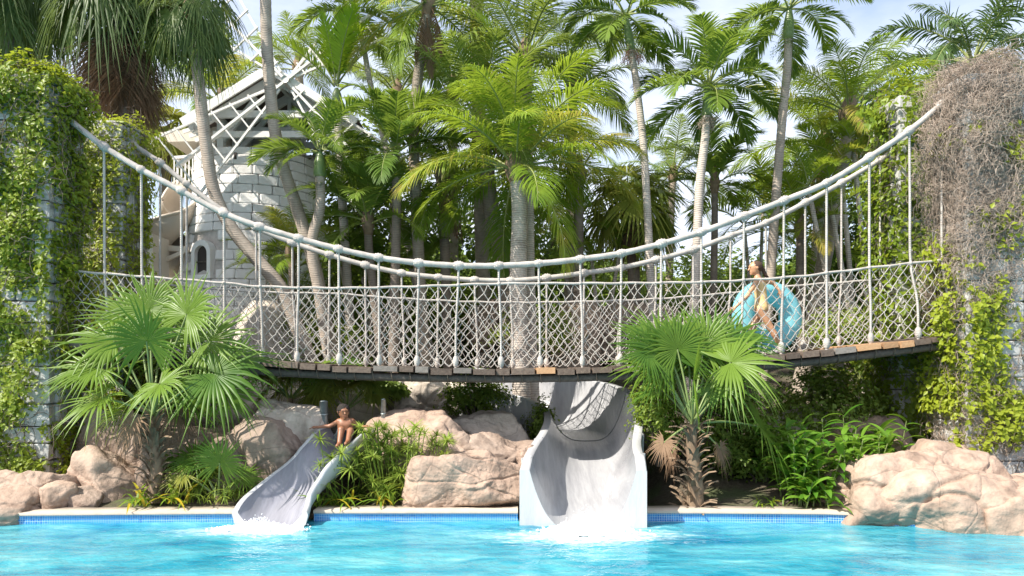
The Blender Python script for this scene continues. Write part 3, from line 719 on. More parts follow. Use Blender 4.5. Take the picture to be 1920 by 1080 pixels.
# narrow slide
def prof_narrow(t):
    h = np.interp(t, [0, .15, .5, .8, 1], [.26, .30, .36, .34, .3]); q = [(-.3, -.06), (-.47, h*.35), (-.5, h-.05), (-.485, h), (-.455, h+.012), (-.42, h-.01)]
    for k in np.linspace(-1, 1, 21): q.append((.42*math.copysign(abs(k)**.85, k), (h-.03)*abs(k)**2.4))
    wf = np.interp(t, [0, .3, .7, 1], [1.04, .95, .86, .86])
    return [(u*wf, v) for u, v in q]+[(u*wf, v) for u, v in [(.42, h-.01), (.455, h+.012), (.485, h), (.5, h-.05), (.47, h*.35), (.3, -.06)]]
pn = [(-3.2, 9.30, -.06), (-3.17, 9.6, .08), (-3.03, 9.95, .27), (-2.8, 10.3, .54), (-2.65, 10.65, .75), (-2.6, 11.05, .82), (-2.6, 11.5, .84)]
rings = sweep(pn, prof_narrow, 60); nC = rings.shape[1]; org = np.array([-3.16, 9.35, 0]); rings = rings-org
SN = empty('water_slide', org, 'narrow grey water slide with white rim carrying the boy', 'water slide')
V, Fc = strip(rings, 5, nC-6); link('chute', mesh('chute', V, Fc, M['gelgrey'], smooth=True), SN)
for a, b_ in ((0, 5), (nC-6, nC-1)):
    V, Fc = strip(rings, a, b_); link('side_wall', mesh('side_wall', V, Fc, M['gel'], smooth=True), SN)
link('front_plate', mesh('front_plate', [tuple(v) for v in rings[0]], [tuple(range(nC))], M['gel']), SN)

# splashes
def splash(label, c, n, spread, height, seed):
    g = np.random.default_rng(seed); p = empty('splash', c, label, 'splash'); V0, F0 = ICO[1]
    def blobs(n, pos, rad):
        V = (pos[:, None]+V0[None]*rad[:, None, None]*(1+.25*g.normal(size=(n, len(V0), 1)))).reshape(-1, 3)
        Fc = (F0[None]+(np.arange(n)*len(V0))[:, None, None]).reshape(-1, 3); return mesh('drops', V, Fc, M['foam'], smooth=True)
    u = g.normal(0, .42, n); v = g.normal(0, .35, n); w = np.abs(g.normal(0, .4, n))*np.exp(-(u*1.3)**2*2)
    pos = np.stack([u*spread[0], v*spread[1], w*height], 1); o = link('drops', blobs(n, pos, g.uniform(.003, .011, n)*np.where(w < .25, 1.5, .8)), p); o['kind'] = 'stuff'
    # churned foam sheet
    k = 46; a, b = np.meshgrid(np.linspace(-1, 1, k*2), np.linspace(-1, 1, k)); d2 = a**2+b**2
    zz = np.clip(1-d2, 0, 1)**1.3*(.6+.8*np.abs(fbm(np.stack([a*spread[0]*9, b*spread[1]*9, 0*a+seed], -1), 4, .6)))*height*.42-.012+(1-np.clip(d2, 0, 1))*.02*fbm(np.stack([a*6, b*6, 0*a], -1), 3)
    gate = fbm(np.stack([a*spread[0]*4+seed, b*spread[1]*6, 0*a], -1), 4, .65)*.55+(1-d2)*.75
    zz = np.where(gate > .18, zz+.012, -.06)
    V = np.stack([a*spread[0]*1.25, b*spread[1]*1.2, zz], -1).reshape(-1, 3)
    o = link('foam', mesh('foam', V, gridfaces(k, k*2), M['foam'], smooth=True), p); o['kind'] = 'stuff'
splash('white splash at the mouth of the wide slide', (.98, 9.02, .01), 2600, (.5, .26), .26, 1)
splash('white churned foam at the mouth of the narrow slide', (-3.28, 9.1, .01), 1800, (.5, .2), .15, 2)

# steel posts by the top of the narrow slide
for px, py, Y, r, h, lb in ((607, 800, 11.3, .065, .42, 'stout grey metal post left of the boy'), (719, 800, 11.3, .04, .45, 'slim grey metal post right of the boy')):
    c = at(px, py, Y); e = empty('metal_post', c, lb, 'post'); b = MB(); b.tube([(0, 0, -.45), (0, 0, h-.02)], r, 14); b.tube([(0, 0, h-.02), (0, 0, h)], [r, r*.7], 14); b.build('shaft', M['metal'], e, True)
    b = MB(); b.tube([(0, 0, h*.45), (0, 0, h*.52)], r*1.12, 14); b.build('collar', M['metal'], e, True)

# ------------------------------------------------------------------ windmill tower
TC = at(486, 600, 19.0); tx, ty = TC.x, 19.0; zb, zt_ = 2.2, 7.62
TW = empty('stone_tower', (tx, ty, zb), 'round whitewashed stone windmill tower with arched window', 'tower')
def trad(z): return float(np.interp(z, [2.2, 4.4, 6.4, 7.62], [2.2, 1.98, 1.66, 1.62]))
b = MB(); zz = np.linspace(zb, zt_-.02, 24); b.tube([(0, 0, z-zb) for z in zz], [trad(z)-.06 for z in zz], 64); b.build('core', M['mortart'], TW, True)
g = random.Random(4); z = zb; row = 0; rest = MB()
wa = math.atan2(-1, -.42); WZ0, WZ1 = 4.42, 5.22                    # window direction and height
while z < zt_-.02:
    h = min(g.uniform(.21, .27), zt_-z); r = trad(z+h/2); nb = int(2*math.pi*r/.46); a0 = g.random()*6
    for k in range(nb):
        a = a0+k*2*math.pi/nb; w = 2*math.pi*r/nb
        da = (a-wa+math.pi) % (2*math.pi)-math.pi
        if abs(da)*r < .42 and WZ0-.15 < z+h/2 < WZ1+.2: continue
        tilt = math.atan2(trad(z)-trad(z+h), h)
        front = math.sin(a) < .12
        if front: 
            o = link('stone', g.choice(TB), TW, (math.cos(a)*(r-.07), math.sin(a)*(r-.07), z+h/2-zb), (0, -tilt*.9, a), (.16+g.uniform(0, .02), w-.014, h-.014))
        else:
            Rm = np.array(Matrix.Rotation(a, 3, 'Z')@Matrix.Rotation(-tilt*.9, 3, 'Y')); rest.box((math.cos(a)*(r-.07), math.sin(a)*(r-.07), z+h/2-zb), (.16, w-.014, h-.014), Rm)
    z += h; row += 1
o = rest.build('stone', M['tower'], TW); o['kind'] = 'stuff'; o['label'] = 'stones round the back of the tower'
# arched window
r = trad(4.8); wc = Vector((math.cos(wa)*(r-.02), math.sin(wa)*(r-.02), WZ0-zb)); wd = empty
def arch(w, h, n=14): return [(-w/2, 0)]+[(-w/2*math.cos(t), h-w/2+w/2*math.sin(t)) for t in np.linspace(0, math.pi, n)]+[(w/2, 0)]
ri = arch(.40, .72); ro = arch(.62, .86)
def wl(u, v, d): return tuple(wc+Vector((-math.sin(wa)*u, math.cos(wa)*u, v))+Vector((math.cos(wa), math.sin(wa), 0))*d)
V = []; Fq = []; nA = len(ri)
for d, pts in ((.10, ro), (.10, ri), (-.35, ri), (-.1, ro)): V += [wl(u, v, d) for u, v in pts]
for i in range(nA-1):
    Fq += [(i, i+1, nA+i+1, nA+i), (nA+i, nA+i+1, 2*nA+i+1, 2*nA+i), (i, 3*nA+i, 3*nA+i+1, i+1)]
wo = link('window', mesh('window', V, Fq, M['whitepaint']), TW); wo['label'] = 'arched window opening'
link('shade_sheet', mesh('shade_sheet', [wl(u, v, -.0) for u, v in ri], [tuple(range(nA))], M['dark']), wo)  # flat dark sheet paints the shade inside the window opening
b = MB(); b.bar(wl(-.36, -.05, .06), wl(.36, -.05, .06), .16, .1); b.build('sill', M['whitepaint'], wo)
b = MB(); b.bar(wl(-.2, .33, .02), wl(.2, .33, .02), .03, .03); b.build('glazing_bar', M['beam'], wo)
for px, pz in ((446, 7.38), (490, 7.5)):
    X_ = (px-960)*17.5/F-tx; a = -math.acos(max(-1, min(1, X_/1.62))); b = MB(); b.box((math.cos(a)*1.625, math.sin(a)*1.625, pz-zb), (.06, .09, .17)); b.build('slot_shade', M['dark'], TW)  # solid dark blocks paint the shade of small slots in the wall
# open gabled pavilion on the tower
PX = -5.85; PV = empty('roof_pavilion', (PX, ty, 7.62), 'open white timber pavilion with brown gabled roof on top of the tower', 'pavilion')
y0_, y1_, az, ez, hw = -1.75, 2.0, 1.72, .42, 2.1                     # ridge height, eave height, half width
for sx in (-1, 1):
    sl = Vector((sx*hw, 0, ez-az)); 
    for k in range(9):      # lapped roof boards
        f0, f1 = k/9, (k+1)/9+.02; a0 = sl*f0; a1 = sl*f1; z_ = az+.1
        V = [(a0.x, y0_-.3, a0.z+z_), (a0.x, y1_, a0.z+z_), (a1.x, y1_, a1.z+z_+.035), (a1.x, y0_-.3+.02*(k % 3), a1.z+z_+.035)]; V += [(v[0], v[1], v[2]-.03) for v in V]
        link('roof_board', mesh('roof_board', V, [(0, 1, 2, 3), (7, 6, 5, 4), (0, 4, 5, 1), (1, 5, 6, 2), (2, 6, 7, 3), (3, 7, 4, 0)], M['shingle']), PV)
    b = MB(); b.bar((0, y0_-.3, az+.02), (sl.x, y0_-.3, az+sl.z+.02), .05, .2); b.build('barge_board', M['whitepaint'], PV)
    for k in range(4):
        y_ = y0_+.1+k*(y1_-y0_-.2)/3; b = MB(); b.bar((0, y_, az-.06), (sl.x*.98, y_, az+sl.z*.98-.06), .1, .2); b.build('rafter', M['whitepaint'], PV)
        b = MB(); b.bar((sx*1.45, y_*.8, 0), (sx*1.45, y_*.8, az-1.45/hw*(az-ez)-.1), .16, .16, up=(0, 1, 0)); b.build('post', M['whitepaint'], PV)
        b = MB(); b.bar((sx*1.4, y_*.8, .25), (sx*.5, y_*.9, az-.5/hw*(az-ez)-.15), .08, .12); b.build('brace', M['whitepaint'], PV)
    b = MB(); b.bar((sx*1.45, y0_, .72), (sx*1.45, y1_, .72), .12, .18); b.build('wall_plate', M['whitepaint'], PV)
    for k in range(12):
        b = MB(); y_ = y0_+k*.33; b.bar((sx*hw*.93, y_, ez-.02), (sx*hw*1.05, y_, ez-.1), .05, .09); b.build('rafter_tail', M['whitepaint'], PV)
for k in range(4):
    y_ = y0_+.1+k*(y1_-y0_-.2)/3; b = MB(); b.bar((-1.6, y_, .78), (1.6, y_, .78), .09, .17); b.build('tie_beam', M['whitepaint'], PV)
    b = MB(); b.bar((0, y_, .8), (0, y_, az-.1), .09, .12, up=(0, 1, 0)); b.build('king_post', M['whitepaint'], PV)
b = MB(); b.bar((0, y0_-.2, az-.02), (0, y1_, az-.02), .1, .16); b.build('ridge_beam', M['whitepaint'], PV)
b = MB(); b.bar((-1.5, y0_+.1, .28), (1.6, y0_+.1, .28), .1, .15); b.build('lower_beam', M['whitepaint'], PV)
# sails
hub = at(537, 152, 16.9); SA = empty('windmill_sails', hub, 'four white open lattice windmill sails on the tower', 'windmill sails')
b = MB(); b.tube([(0, -.12, 0), (0, 1.2, -.02)], .09, 12); b.build('axle', M['whitepaint'], SA, True)
for ang in (218, 38, 134, 313):
    a = R(ang); d = Vector((math.cos(a), 0, math.sin(a))); s = Vector((-math.sin(a), 0, math.cos(a))); Ls = 3.35
    b = MB(); b.bar(d*0, d*Ls, .06, .12, up=(0, 1, 0)); sail = b.build('sail', M['whitepaint'], SA)
    for sg in (-1, 1):
        b = MB(); b.bar(d*.25+s*sg*.06, d*Ls*1.02+s*sg*.88, .05, .055, up=(0, 1, 0)); b.build('edge_bar', M['whitepaint'], sail)
    for k in range(1, 8):
        f = k/7.2; wd_ = .06+.82*f; b = MB(); b.bar(d*Ls*f-s*wd_*1.02+Vector((0, -.03, 0)), d*Ls*f+s*wd_*1.02+Vector((0, -.03, 0)), .035, .045, up=(0, 1, 0)); b.build('cross_bar', M['whitepaint'], sail)
# canopy, balcony and spiral slide beside the tower
c0 = at(378, 270, 18.6); CP = empty('slide_canopy', c0, 'cream slab canopy jutting left from the tower top', 'canopy')
V = [(-.82, -.6, .10), (.75, -.6, .26), (.75, .9, .26), (-.82, .9, .10), (-.6, -.6, -.14), (.75, -.6, -.10), (.75, .9, -.10), (-.6, .9, -.14)]
link('slab', mesh('slab', V, [(0, 1, 2, 3), (7, 6, 5, 4), (0, 4, 5, 1), (1, 5, 6, 2), (2, 6, 7, 3), (3, 7, 4, 0)], M['cream']), CP)
b = MB(); b.bar((.5, -.4, -.1), (.5, -.4, -.95), .09, .09); b.build('post', M['whitepaint'], CP); b = MB(); b.bar((-.2, .5, -.1), (-.2, .5, -.95), .09, .09); b.build('post', M['whitepaint'], CP)
c0 = at(362, 352, 18.4); BA = empty('balcony', c0, 'white balcony with vertical railing bars on the left of the tower', 'balcony')
b = MB(); b.box((0.05, .3, -.06), (.75, 1.4, .12)); b.build('floor', M['cream'], BA)
b = MB(); b.bar((-.32, -.4, .66), (.4, -.4, .72), .06, .07); b.bar((-.32, -.4, .66), (-.32, 1, .66), .06, .07); b.build('rail', M['whitepaint'], BA)
for k in range(8):
    b = MB(); u = -.3+k*.095; b.bar((u, -.4, 0), (u, -.4, .64), .025, .025); b.build('baluster', M['whitepaint'], BA)
for k in range(6):
    b = MB(); b.bar((-.32, -.2+k*.22, 0), (-.32, -.2+k*.22, .64), .025, .025); b.build('baluster', M['whitepaint'], BA)
b = MB(); b.box((.2, .2, -.75), (.3, .3, 1.3)); b.build('support', M['cream'], BA)
def prof_sp(t): return [(.62*math.cos(q), .62+.62*math.sin(q)) for q in np.linspace(R(170), R(400), 17)]
psp = [at(375, 385, 18.8), at(345, 400, 18.2), at(315, 445, 17.8), at(300, 485, 18.0), at(330, 505, 18.9), at(390, 520, 19.4)]
rg = sweep([tuple(q-Vector((0, 0, .3))) for q in psp], prof_sp, 40); o0 = np.array(psp[2]); rg = rg-o0
SP = empty('spiral_slide', o0, 'beige spiral slide winding round the left of the tower', 'spiral slide')
V, Fc = strip(rg, 0, 16); link('chute', mesh('chute', V, Fc, M['beige'], smooth=True), SP)
for e in (0, 16):
    b = MB(); b.tube([rg[i][e] for i in range(40)], .045, 8); b.build('lip', M['beige'], SP, True)
b = MB(); b.bar(Vector(at(283, 463, 17.4))-Vector(o0), Vector(at(352, 468, 17.4))-Vector(o0), .1, .13); b.build('strut', M['cream'], SP)
b = MB(); b.bar(Vector(at(288, 497, 17.3))-Vector(o0), Vector(at(350, 470, 17.3))-Vector(o0), .08, .09); b.build('strut', M['cream'], SP)
a = at(242, 520, 16.6); c = at(286, 438, 16.6)
b = MB(); b.box((0, 0, 0), (c.x-a.x, .8, c.z-2)); o = b.build('garden_wall', M['cream'], None, False, ((a.x+c.x)/2, 17, (c.z+2)/2)); tag(o, 'plain cream wall end left of the spiral slide', 'wall')
for v, q in ((0, 0),): pass
# white wall / steps glimpsed under the bridge at left
a = at(470, 720, 14.6); b = MB()
ST = empty('garden_steps', (a.x, 14.6, 1.1), 'pale stone steps behind the rocks at the left under the bridge', 'steps')
for k in range(4):
    b = MB(); b.box((0, k*.32, .09+k*.17), (1.6, .34, .16)); b.build('step', M['cream'], ST)

# ================================================================== PALMS
def frond_mesh(name, elev, droop, n, llen, lw, vee, hang, mats, seed, plume=0, s0=.16, twist=0, fold=0):
    """feather leaf of length 1 growing towards +X; gravity baked in"""
    g = np.random.default_rng(seed); N = 26; s = np.linspace(0, 1, N)
    ang = elev-droop*s**1.35; dx = np.cos(ang)/(N-1); dz = np.sin(ang)/(N-1)
    px = np.concatenate([[0], np.cumsum(dx[:-1])]); pz = np.concatenate([[0], np.cumsum(dz[:-1])]); py = .05*g.normal()*s**2
    Pr = np.stack([px, py, pz], 1)
    b = MB(); b.tube(Pr, np.interp(s, [0, .15, 1], [.016, .010, .002]), 5, 1, cap=False)
    V0 = np.concatenate(b.V); F0 = b.F
    u = np.linspace(s0, .995, n); u = u+g.normal(0, .15/n, n); u = np.clip(u, s0, .998)
    C = np.stack([np.interp(u, s, Pr[:, i]) for i in range(3)], 1); an = np.interp(u, s, ang)
    T = np.stack([np.cos(an), 0*an, np.sin(an)], 1); Nn = np.stack([-np.sin(an), 0*an, np.cos(an)], 1)
    q = (u-s0)/(1-s0)
    prof_ = np.clip(np.sin(np.pi*(.13+.8*q))**.75, .15, 1)*np.where(q > .93, .85, 1)
    Vs = []; Fs = []; off = len(V0)
    for side_ in (-1, 1):
        fw = np.interp(q, [0, .5, 1], [R(28), R(38), R(68)])+g.normal(0, R(4), n)
        ve = vee+plume*g.uniform(-1, 1, n)+g.normal(0, .08, n)
        S = np.array([0, side_, 0.])
        d = S[None]*np.cos(fw)[:, None]*np.cos(ve)[:, None]+T*np.sin(fw)[:, None]+Nn*(np.cos(fw)*np.sin(ve))[:, None]
        d /= np.linalg.norm(d, axis=1)[:, None]
        Ln = llen*prof_*g.uniform(.88, 1.08, n); P = C.copy(); pts = [P]; K = 4; hj = hang*g.uniform(.6, 1.4, n)
        for k in range(1, K+1):
            d = d+np.array([0, 0, -1.])[None]*(hj*k/K)[:, None]*.55; d /= np.linalg.norm(d, axis=1)[:, None]
            P = P+d*(Ln/K)[:, None]; pts.append(P)
        wv = np.cross(d, Nn); bad = np.linalg.norm(wv, axis=1) < .2
        wv = np.where(bad[:, None], T, wv); wv /= np.linalg.norm(wv, axis=1)[:, None]
        wid = [.55, 1.0, .9, .55, .04]; ring = []
        for k in range(K+1):
            w_ = lw*wid[k]*.5*np.sqrt(np.maximum(prof_, .3))[:, None]
            ring += [pts[k]-wv*w_, pts[k]+wv*w_]
        V = np.stack(ring, 1).reshape(-1, 3); base = off+np.arange(n)*(2*(K+1))
        for k in range(K): Fs.append(np.stack([base+2*k, base+2*k+1, base+2*k+3, base+2*k+2], 1))
        Vs.append(V); off += len(V)
    V = np.concatenate([V0]+Vs); F1 = np.concatenate([np.array(F0)]+Fs)
    mi = np.concatenate([np.ones(len(F0), int), np.zeros(len(F1)-len(F0), int)])
    return mesh(name, V, F1, mats, mi)
def fan_mesh(name, elev, bend, pet, nseg, spread, join, droop, mats, seed, cup=.25, wid=1.0):
    """fan leaf: stalk of length pet towards +X, blade radius 1"""
    g = np.random.default_rng(seed); N = 10; s = np.linspace(0, 1, N); ang = elev-.35*s**2
    P = np.stack([np.concatenate([[0], np.cumsum(np.cos(ang[:-1]))])*pet/(N-1), .04*g.normal()*s**2, np.concatenate([[0], np.cumsum(np.sin(ang[:-1]))])*pet/(N-1)], 1)
    b = MB(); b.tube(P, np.linspace(.022, .012, N), 5, 1, cap=False); V0 = np.concatenate(b.V); F0 = b.F
    c = P[-1]; ba = ang[-1]-bend; T = np.array([math.cos(ba), 0, math.sin(ba)]); Nn = np.array([-math.sin(ba), 0, math.cos(ba)]); S = np.array([0, 1., 0])
    rr = np.array([.02, .25, join, join+.22*(1-join)*1.6, .88, 1.0]); K = len(rr); Vs = []; Fs = []; off = len(V0)
    dphi = 2*spread/nseg
    for i in range(nseg):
        phi = -spread+dphi*(i+.5)+g.normal(0, .012); Ln = (.74+.26*math.cos(phi*.55))*g.uniform(.92, 1.06); dr = droop*g.uniform(.5, 1.6); sd_ = g.normal(0, .05)
        ring = []
        for k, r_ in enumerate(rr):
            hw = min(r_, join)*dphi*.5*wid if r_ <= join else join*dphi*.5*wid*max(.04, 1-(r_-join)/(1-join))**.8
            out_ = max(0, r_-join*.75)
            rad = r_*Ln; ph = phi+sd_*out_
            ctr = T*math.cos(ph)*rad+S*math.sin(ph)*rad+Nn*(cup*rad*rad*abs(math.sin(phi*.5))); tang = -T*math.sin(ph)+S*math.cos(ph)
            ctr = ctr+np.array([0, 0, -1.])*dr*out_**1.7*1.4
            ple = .22*hw*(1 if r_ < .9 else .3)
            ring += [c+ctr-tang*hw-Nn*ple, c+ctr+Nn*ple, c+ctr+tang*hw-Nn*ple]
        Vs.append(np.array(ring))
        for k in range(K-1):
            q = off+3*k; Fs += [(q, q+1, q+4, q+3), (q+1, q+2, q+5, q+4)]
        off += 3*K
    V = np.concatenate([V0]+Vs); F1 = np.array(list(F0)+Fs); mi = np.concatenate([np.ones(len(F0), int), np.zeros(len(F1)-len(F0), int)])
    return mesh(name, V, F1, mats, mi)

ELS = [80, 60, 38, 15, -12, -38]
def species(mk, droop, n, llen, lw, vee, hang, plume=0, s0=.16, rach='rachis', nv=2):
    r = {}
    for i, e in enumerate(ELS):
        r[e] = [frond_mesh('frond', R(e), droop*(1.0 if e > 0 else .7)*(1+.15*v), n, llen, lw, vee, hang, [M[mk], M[rach]], 100*i+v+hash_(mk), plume, s0) for v in range(nv)]
    return r
def hash_(s): return sum(ord(c)*(i+3) for i, c in enumerate(s)) % 997
SPEC = {
 'coco': species('coco', 1.15, 78, .30, .0115, .30, .8),
 'cocod': species('cocod', 1.15, 66, .29, .012, .28, .75),
 'adon': species('adon', 1.25, 52, .31, .0235, .42, .4),
 'royal': species('royal', 1.25, 64, .22, .016, .2, .75, plume=.7),
 'bright': species('bright', .55, 50, .26, .021, .5, .25),
 'areca': species('coco', 1.2, 44, .26, .018, .5, .35),
}
def fans(mk, pet, droop, nseg=34, spread=R(128), join=.5, cup=.2, nv=2, wid=1.0, bend=.5):
    r = {}
    for i, e in enumerate(ELS):
        r[e] = [fan_mesh('frond', R(e), bend+.25*v+(.35 if e < 20 else 0), pet, nseg, spread, join, droop*(1+.3*v), [M[mk], M['petiole']], 55*i+v+hash_(mk), cup, wid) for v in range(nv)]
    return r
SPEC['fan'] = fans('fan', .85, .35)
SPEC['fand'] = fans('fand', .8, .95, join=.42)
SPEC['fany'] = fans('fany', .75, .6)
DEADFAN = [fan_mesh('dead_frond', R(-62), .35, .5, 26, R(75), .35, .5, [M['dead'], M['dead']], 900+k, .5, .7) for k in range(4)]
DEADFR = [frond_mesh('dead_frond', R(-60), .45, 40, .2, .016, -.5, .7, [M['dead'], M['dead']], 950+k) for k in range(2)]

def trunk_mesh(P, r0, r1, m, bulb=1.25, ring=.11):
    P = np.asarray([tuple(p) for p in P]); Ls = np.linalg.norm(np.diff(P, axis=0), axis=1).sum(); n = max(14, int(Ls/ring*2)); Q = spline(P, n); s = np.linspace(0, 1, n)   # base -> top
    r = r0+(r1-r0)*s; r = r*(1+(bulb-1)*np.exp(-s*Ls/.45))*(1+.045*(np.arange(n) % 2))*(1+.03*np.array([mnoise.noise((7*x, m.name.__len__(), 1)) for x in s]))
    b = MB(); b.tube(Q, r, 14); return b.mesh('trunk', m, True)
def fruit_mesh(n, L0, m, seed, down=.9, bead=.014, rad=.0055):
    g = np.random.default_rng(seed); a = MB()
    V0, F0 = ICO[1]
    bv = []; 
    for i in range(n):
        th = g.uniform(0, 6.28); d = np.array([math.cos(th), math.sin(th), g.uniform(-.5, .35)]); p = np.zeros(3); pts = [p]
        for k in range(5):
            d = d+g.normal(0, .22, 3)+np.array([0, 0, -down*.28]); d /= np.linalg.norm(d); p = p+d*L0/5*g.uniform(.7, 1.1); pts.append(p)
            if k >= 1:
                for q in range(3): bv.append(p+g.normal(0, .035, 3))
        a.tube(pts, rad, 3, 0, cap=False)
    for p in bv: a.add(V0[:12]*bead*g.uniform(.7, 1.3)+p, [f for f in ICO_OCT], 1)
    return a.mesh('fruit_cluster', m)
_o = np.array([(1, 0, 0), (-1, 0, 0), (0, 1, 0), (0, -1, 0), (0, 0, 1), (0, 0, -1)], dtype=float)
ICO_OCT = [(0, 2, 4), (2, 1, 4), (1, 3, 4), (3, 0, 4), (2, 0, 5), (1, 2, 5), (3, 1, 5), (0, 3, 5)]
_s = ICO; ICO[1] = ICO[1]
def fruit_mesh(n, L0, m, seed, down=.9, bead=.016, rad=.0055, nb=2):
    g = np.random.default_rng(seed); a = MB()
    for i in range(n):
        th = g.uniform(0, 6.28); d = np.array([math.cos(th), math.sin(th), g.uniform(-.5, .35)]); p = np.zeros(3); pts = [p]
        for k in range(5):
            d = d+g.normal(0, .22, 3)+np.array([0, 0, -down*.28]); d /= np.linalg.norm(d); p = p+d*L0/5*g.uniform(.7, 1.1); pts.append(p)
            if k >= 1:
                for q in range(nb): a.add(_o*bead*g.uniform(.7, 1.3)+p+g.normal(0, .03, 3), ICO_OCT, 1)
        a.tube(pts, rad, 3, 0, cap=False)
    return a.mesh('fruit_cluster', m)
FRU = [fruit_mesh(46, .62, [M['twig'], M['fruit']], 1), fruit_mesh(40, .7, [M['shaft'], M['fruitg']], 2, .7), fruit_mesh(46, .62, [M['twig'], M['twig']], 3)]

def palm(label, spec, trunk_px, Y, n, length, r0=.13, r1=.09, tm='trunk', els=None, seed=0, shaft=0, fruit=None, dead=0, name='palm_tree', cat='palm tree', group=None, base=True, crown_up=0, lenj=.12, deadm='fr', bulb=1.25):
    g = random.Random(seed*31+5); pts = [at(x, y, Y) for x, y in trunk_px]          # first = top, last = lowest seen
    if base:
        d = (pts[-1]-pts[-2]).normalized() if len(pts) > 1 else Vector((0, 0, -1)); zt = float(tz(pts[-1].x, Y))
        if d.z > -.3: d = Vector((d.x, 0, -.6)).normalized()
        if pts[-1].z-zt > .1: pts.append(pts[-1]+d*((pts[-1].z-zt+.1)/-d.z))
    basep = pts[-1].copy(); e = empty(name, basep, label, cat, group)
    Pl = [p-basep for p in pts][::-1]
    link('trunk', trunk_mesh(Pl, r0, r1, M[tm], bulb), e)
    top = Pl[-1]; dirv = (Pl[-1]-Pl[-2]).normalized()
    if shaft:
        b = MB(); q = np.linspace(0, 1, 9); b.tube([top+dirv*shaft*(t-.05) for t in q], r1*np.interp(q, [0, .15, .6, 1], [1.15, 1.5, 1.25, .55]), 12); b.build('crownshaft', M['shaft'], e, True); top = top+dirv*shaft*.9
    else:
        b = MB(); q = np.linspace(-.25, .5, 7); b.tube([top+dirv*t for t in q], r1*np.array([1.05, 1.45, 1.7, 1.6, 1.2, .8, .35]), 10); b.build('crown_fibre', M['fibre'], e, True)
    els = els or [(80, 2), (60, 4), (38, 5), (15, 5), (-12, 3)]
    bag = [k for k, c in els for _ in range(c)]; tot = len(bag)
    bag = [bag[int(i*tot/n)] for i in range(n)]
    a = g.random()*6.28
    for i, el in enumerate(bag):
        a += 2.39996+g.uniform(-.25, .25); me = g.choice(SPEC[spec][el])
        l = length*(1+g.uniform(-lenj, lenj))*(1.0 if el < 70 else .85)
        link('frond', me, e, top+Vector((math.cos(a), math.sin(a), 0))*r1*.6+Vector((0, 0, g.uniform(-.05, .08)+(.1 if el > 50 else 0))), (g.uniform(-.22, .22), g.uniform(-.08, .08), a), l)
    for i in range(dead):
        a = g.random()*6.28; me = g.choice(DEADFAN if deadm == 'fan' else DEADFR)
        link('dead_frond', me, e, top+Vector((math.cos(a), math.sin(a), 0))*r1-dirv*g.uniform(.0, .35), (g.uniform(-.2, .2), g.uniform(-.1, .25), a), length*g.uniform(.55, .85))
    if fruit is not None:
        z0 = top-dirv*(shaft*.95+.03)
        for k in range(2): link('fruit_cluster', FRU[fruit], e, z0+Vector((g.uniform(-.05, .05), -.08+.16*k, -.02)), (0, 0, g.random()*6), g.uniform(.85, 1.1)*(.55 if length < 1.9 else .75))
    return e
HI = [(80, 3), (60, 5), (38, 5), (15, 4), (-12, 3)]; RND = [(80, 2), (60, 4), (38, 4), (15, 5), (-12, 4), (-38, 2)]
# --- signature palms
palm('bright coconut palm in the middle, its pale trunk just behind the bridge', 'coco', [(968, 318), (974, 400), (972, 520), (976, 700), (984, 815)], 13.7, 26, 2.35, .2, .14, 'trunkp', [(80, 3), (60, 5), (38, 6), (15, 6), (-12, 4), (-38, 2)], 1, bulb=1.5)
palm('second pale trunk right beside the middle coconut palm', 'coco', [(990, 250), (992, 400), (994, 560), (1000, 720), (1003, 780)], 14.1, 9, 1.9, .13, .09, 'trunkp', RND, 2)
palm('grey leaning palm trunk left of the middle coconut palm', 'cocod', [(905, 250), (922, 400), (945, 500), (955, 640)], 15.6, 18, 2.6, .2, .17, 'trunkd', RND, 3, dead=4)
palm('dark-leaved coconut palm rising above the middle palm', 'cocod', [(985, 110), (985, 200), (985, 330)], 16.5, 20, 3.0, .17, .14, 'trunk', HI, 4)
palm('slim tall palm with red fruit, right of the middle palm', 'adon', [(1183, 92), (1195, 170), (1207, 280), (1214, 400), (1221, 540)], 15.0, 15, 1.65, .088, .068, 'trunkp', [(60, 2), (38, 4), (15, 5), (-12, 5)], 5, .75, 0)
palm('arching dark green feather palm with brown seed cluster, in clear sky', 'adon', [(1325, 215), (1322, 260), (1312, 350), (1304, 520)], 14.5, 17, 1.75, .10, .075, 'trunkp', [(80, 1), (60, 4), (38, 5), (15, 5), (-12, 4)], 6, .62, 2)
palm('tall ringed palm with pale hanging flower sprays behind the girl', 'adon', [(1478, 72), (1476, 130), (1467, 220), (1455, 370), (1443, 540)], 14.8, 15, 1.6, .1, .078, 'trunk', [(60, 2), (38, 4), (15, 5), (-12, 4)], 7, .7, 1)
palm('yellow-green coconut palm left of the right vine pillars', 'coco', [(1592, 215), (1590, 250), (1575, 330)], 16.0, 20, 2.05, .16, .14, 'trunk', HI, 8)
palm('dark royal palm with upright spear above the right pillar', 'royal', [(1818, 168), (1812, 220), (1800, 320)], 18.5, 18, 2.6, .2, .15, 'trunkp', [(80, 2), (60, 3), (38, 5), (15, 5), (-12, 4)], 9, .8)
palm('tall curved palm trunk crossing the windmill roof', 'coco', [(502, -230), (498, 0), (505, 150), (522, 280), (560, 400), (590, 500), (618, 640)], 14.4, 16, 1.9, .135, .105, 'trunk', RND, 10)
palm('leaning grey fan palm trunk crossing in front of the tower', 'fand', [(360, 30), (374, 165), (386, 270), (402, 360), (436, 430), (485, 490), (530, 545), (560, 620)], 13.8, 20, .66, .135, .105, 'trunk', [(60, 2), (38, 4), (15, 5), (-12, 6), (-38, 8)], 11)
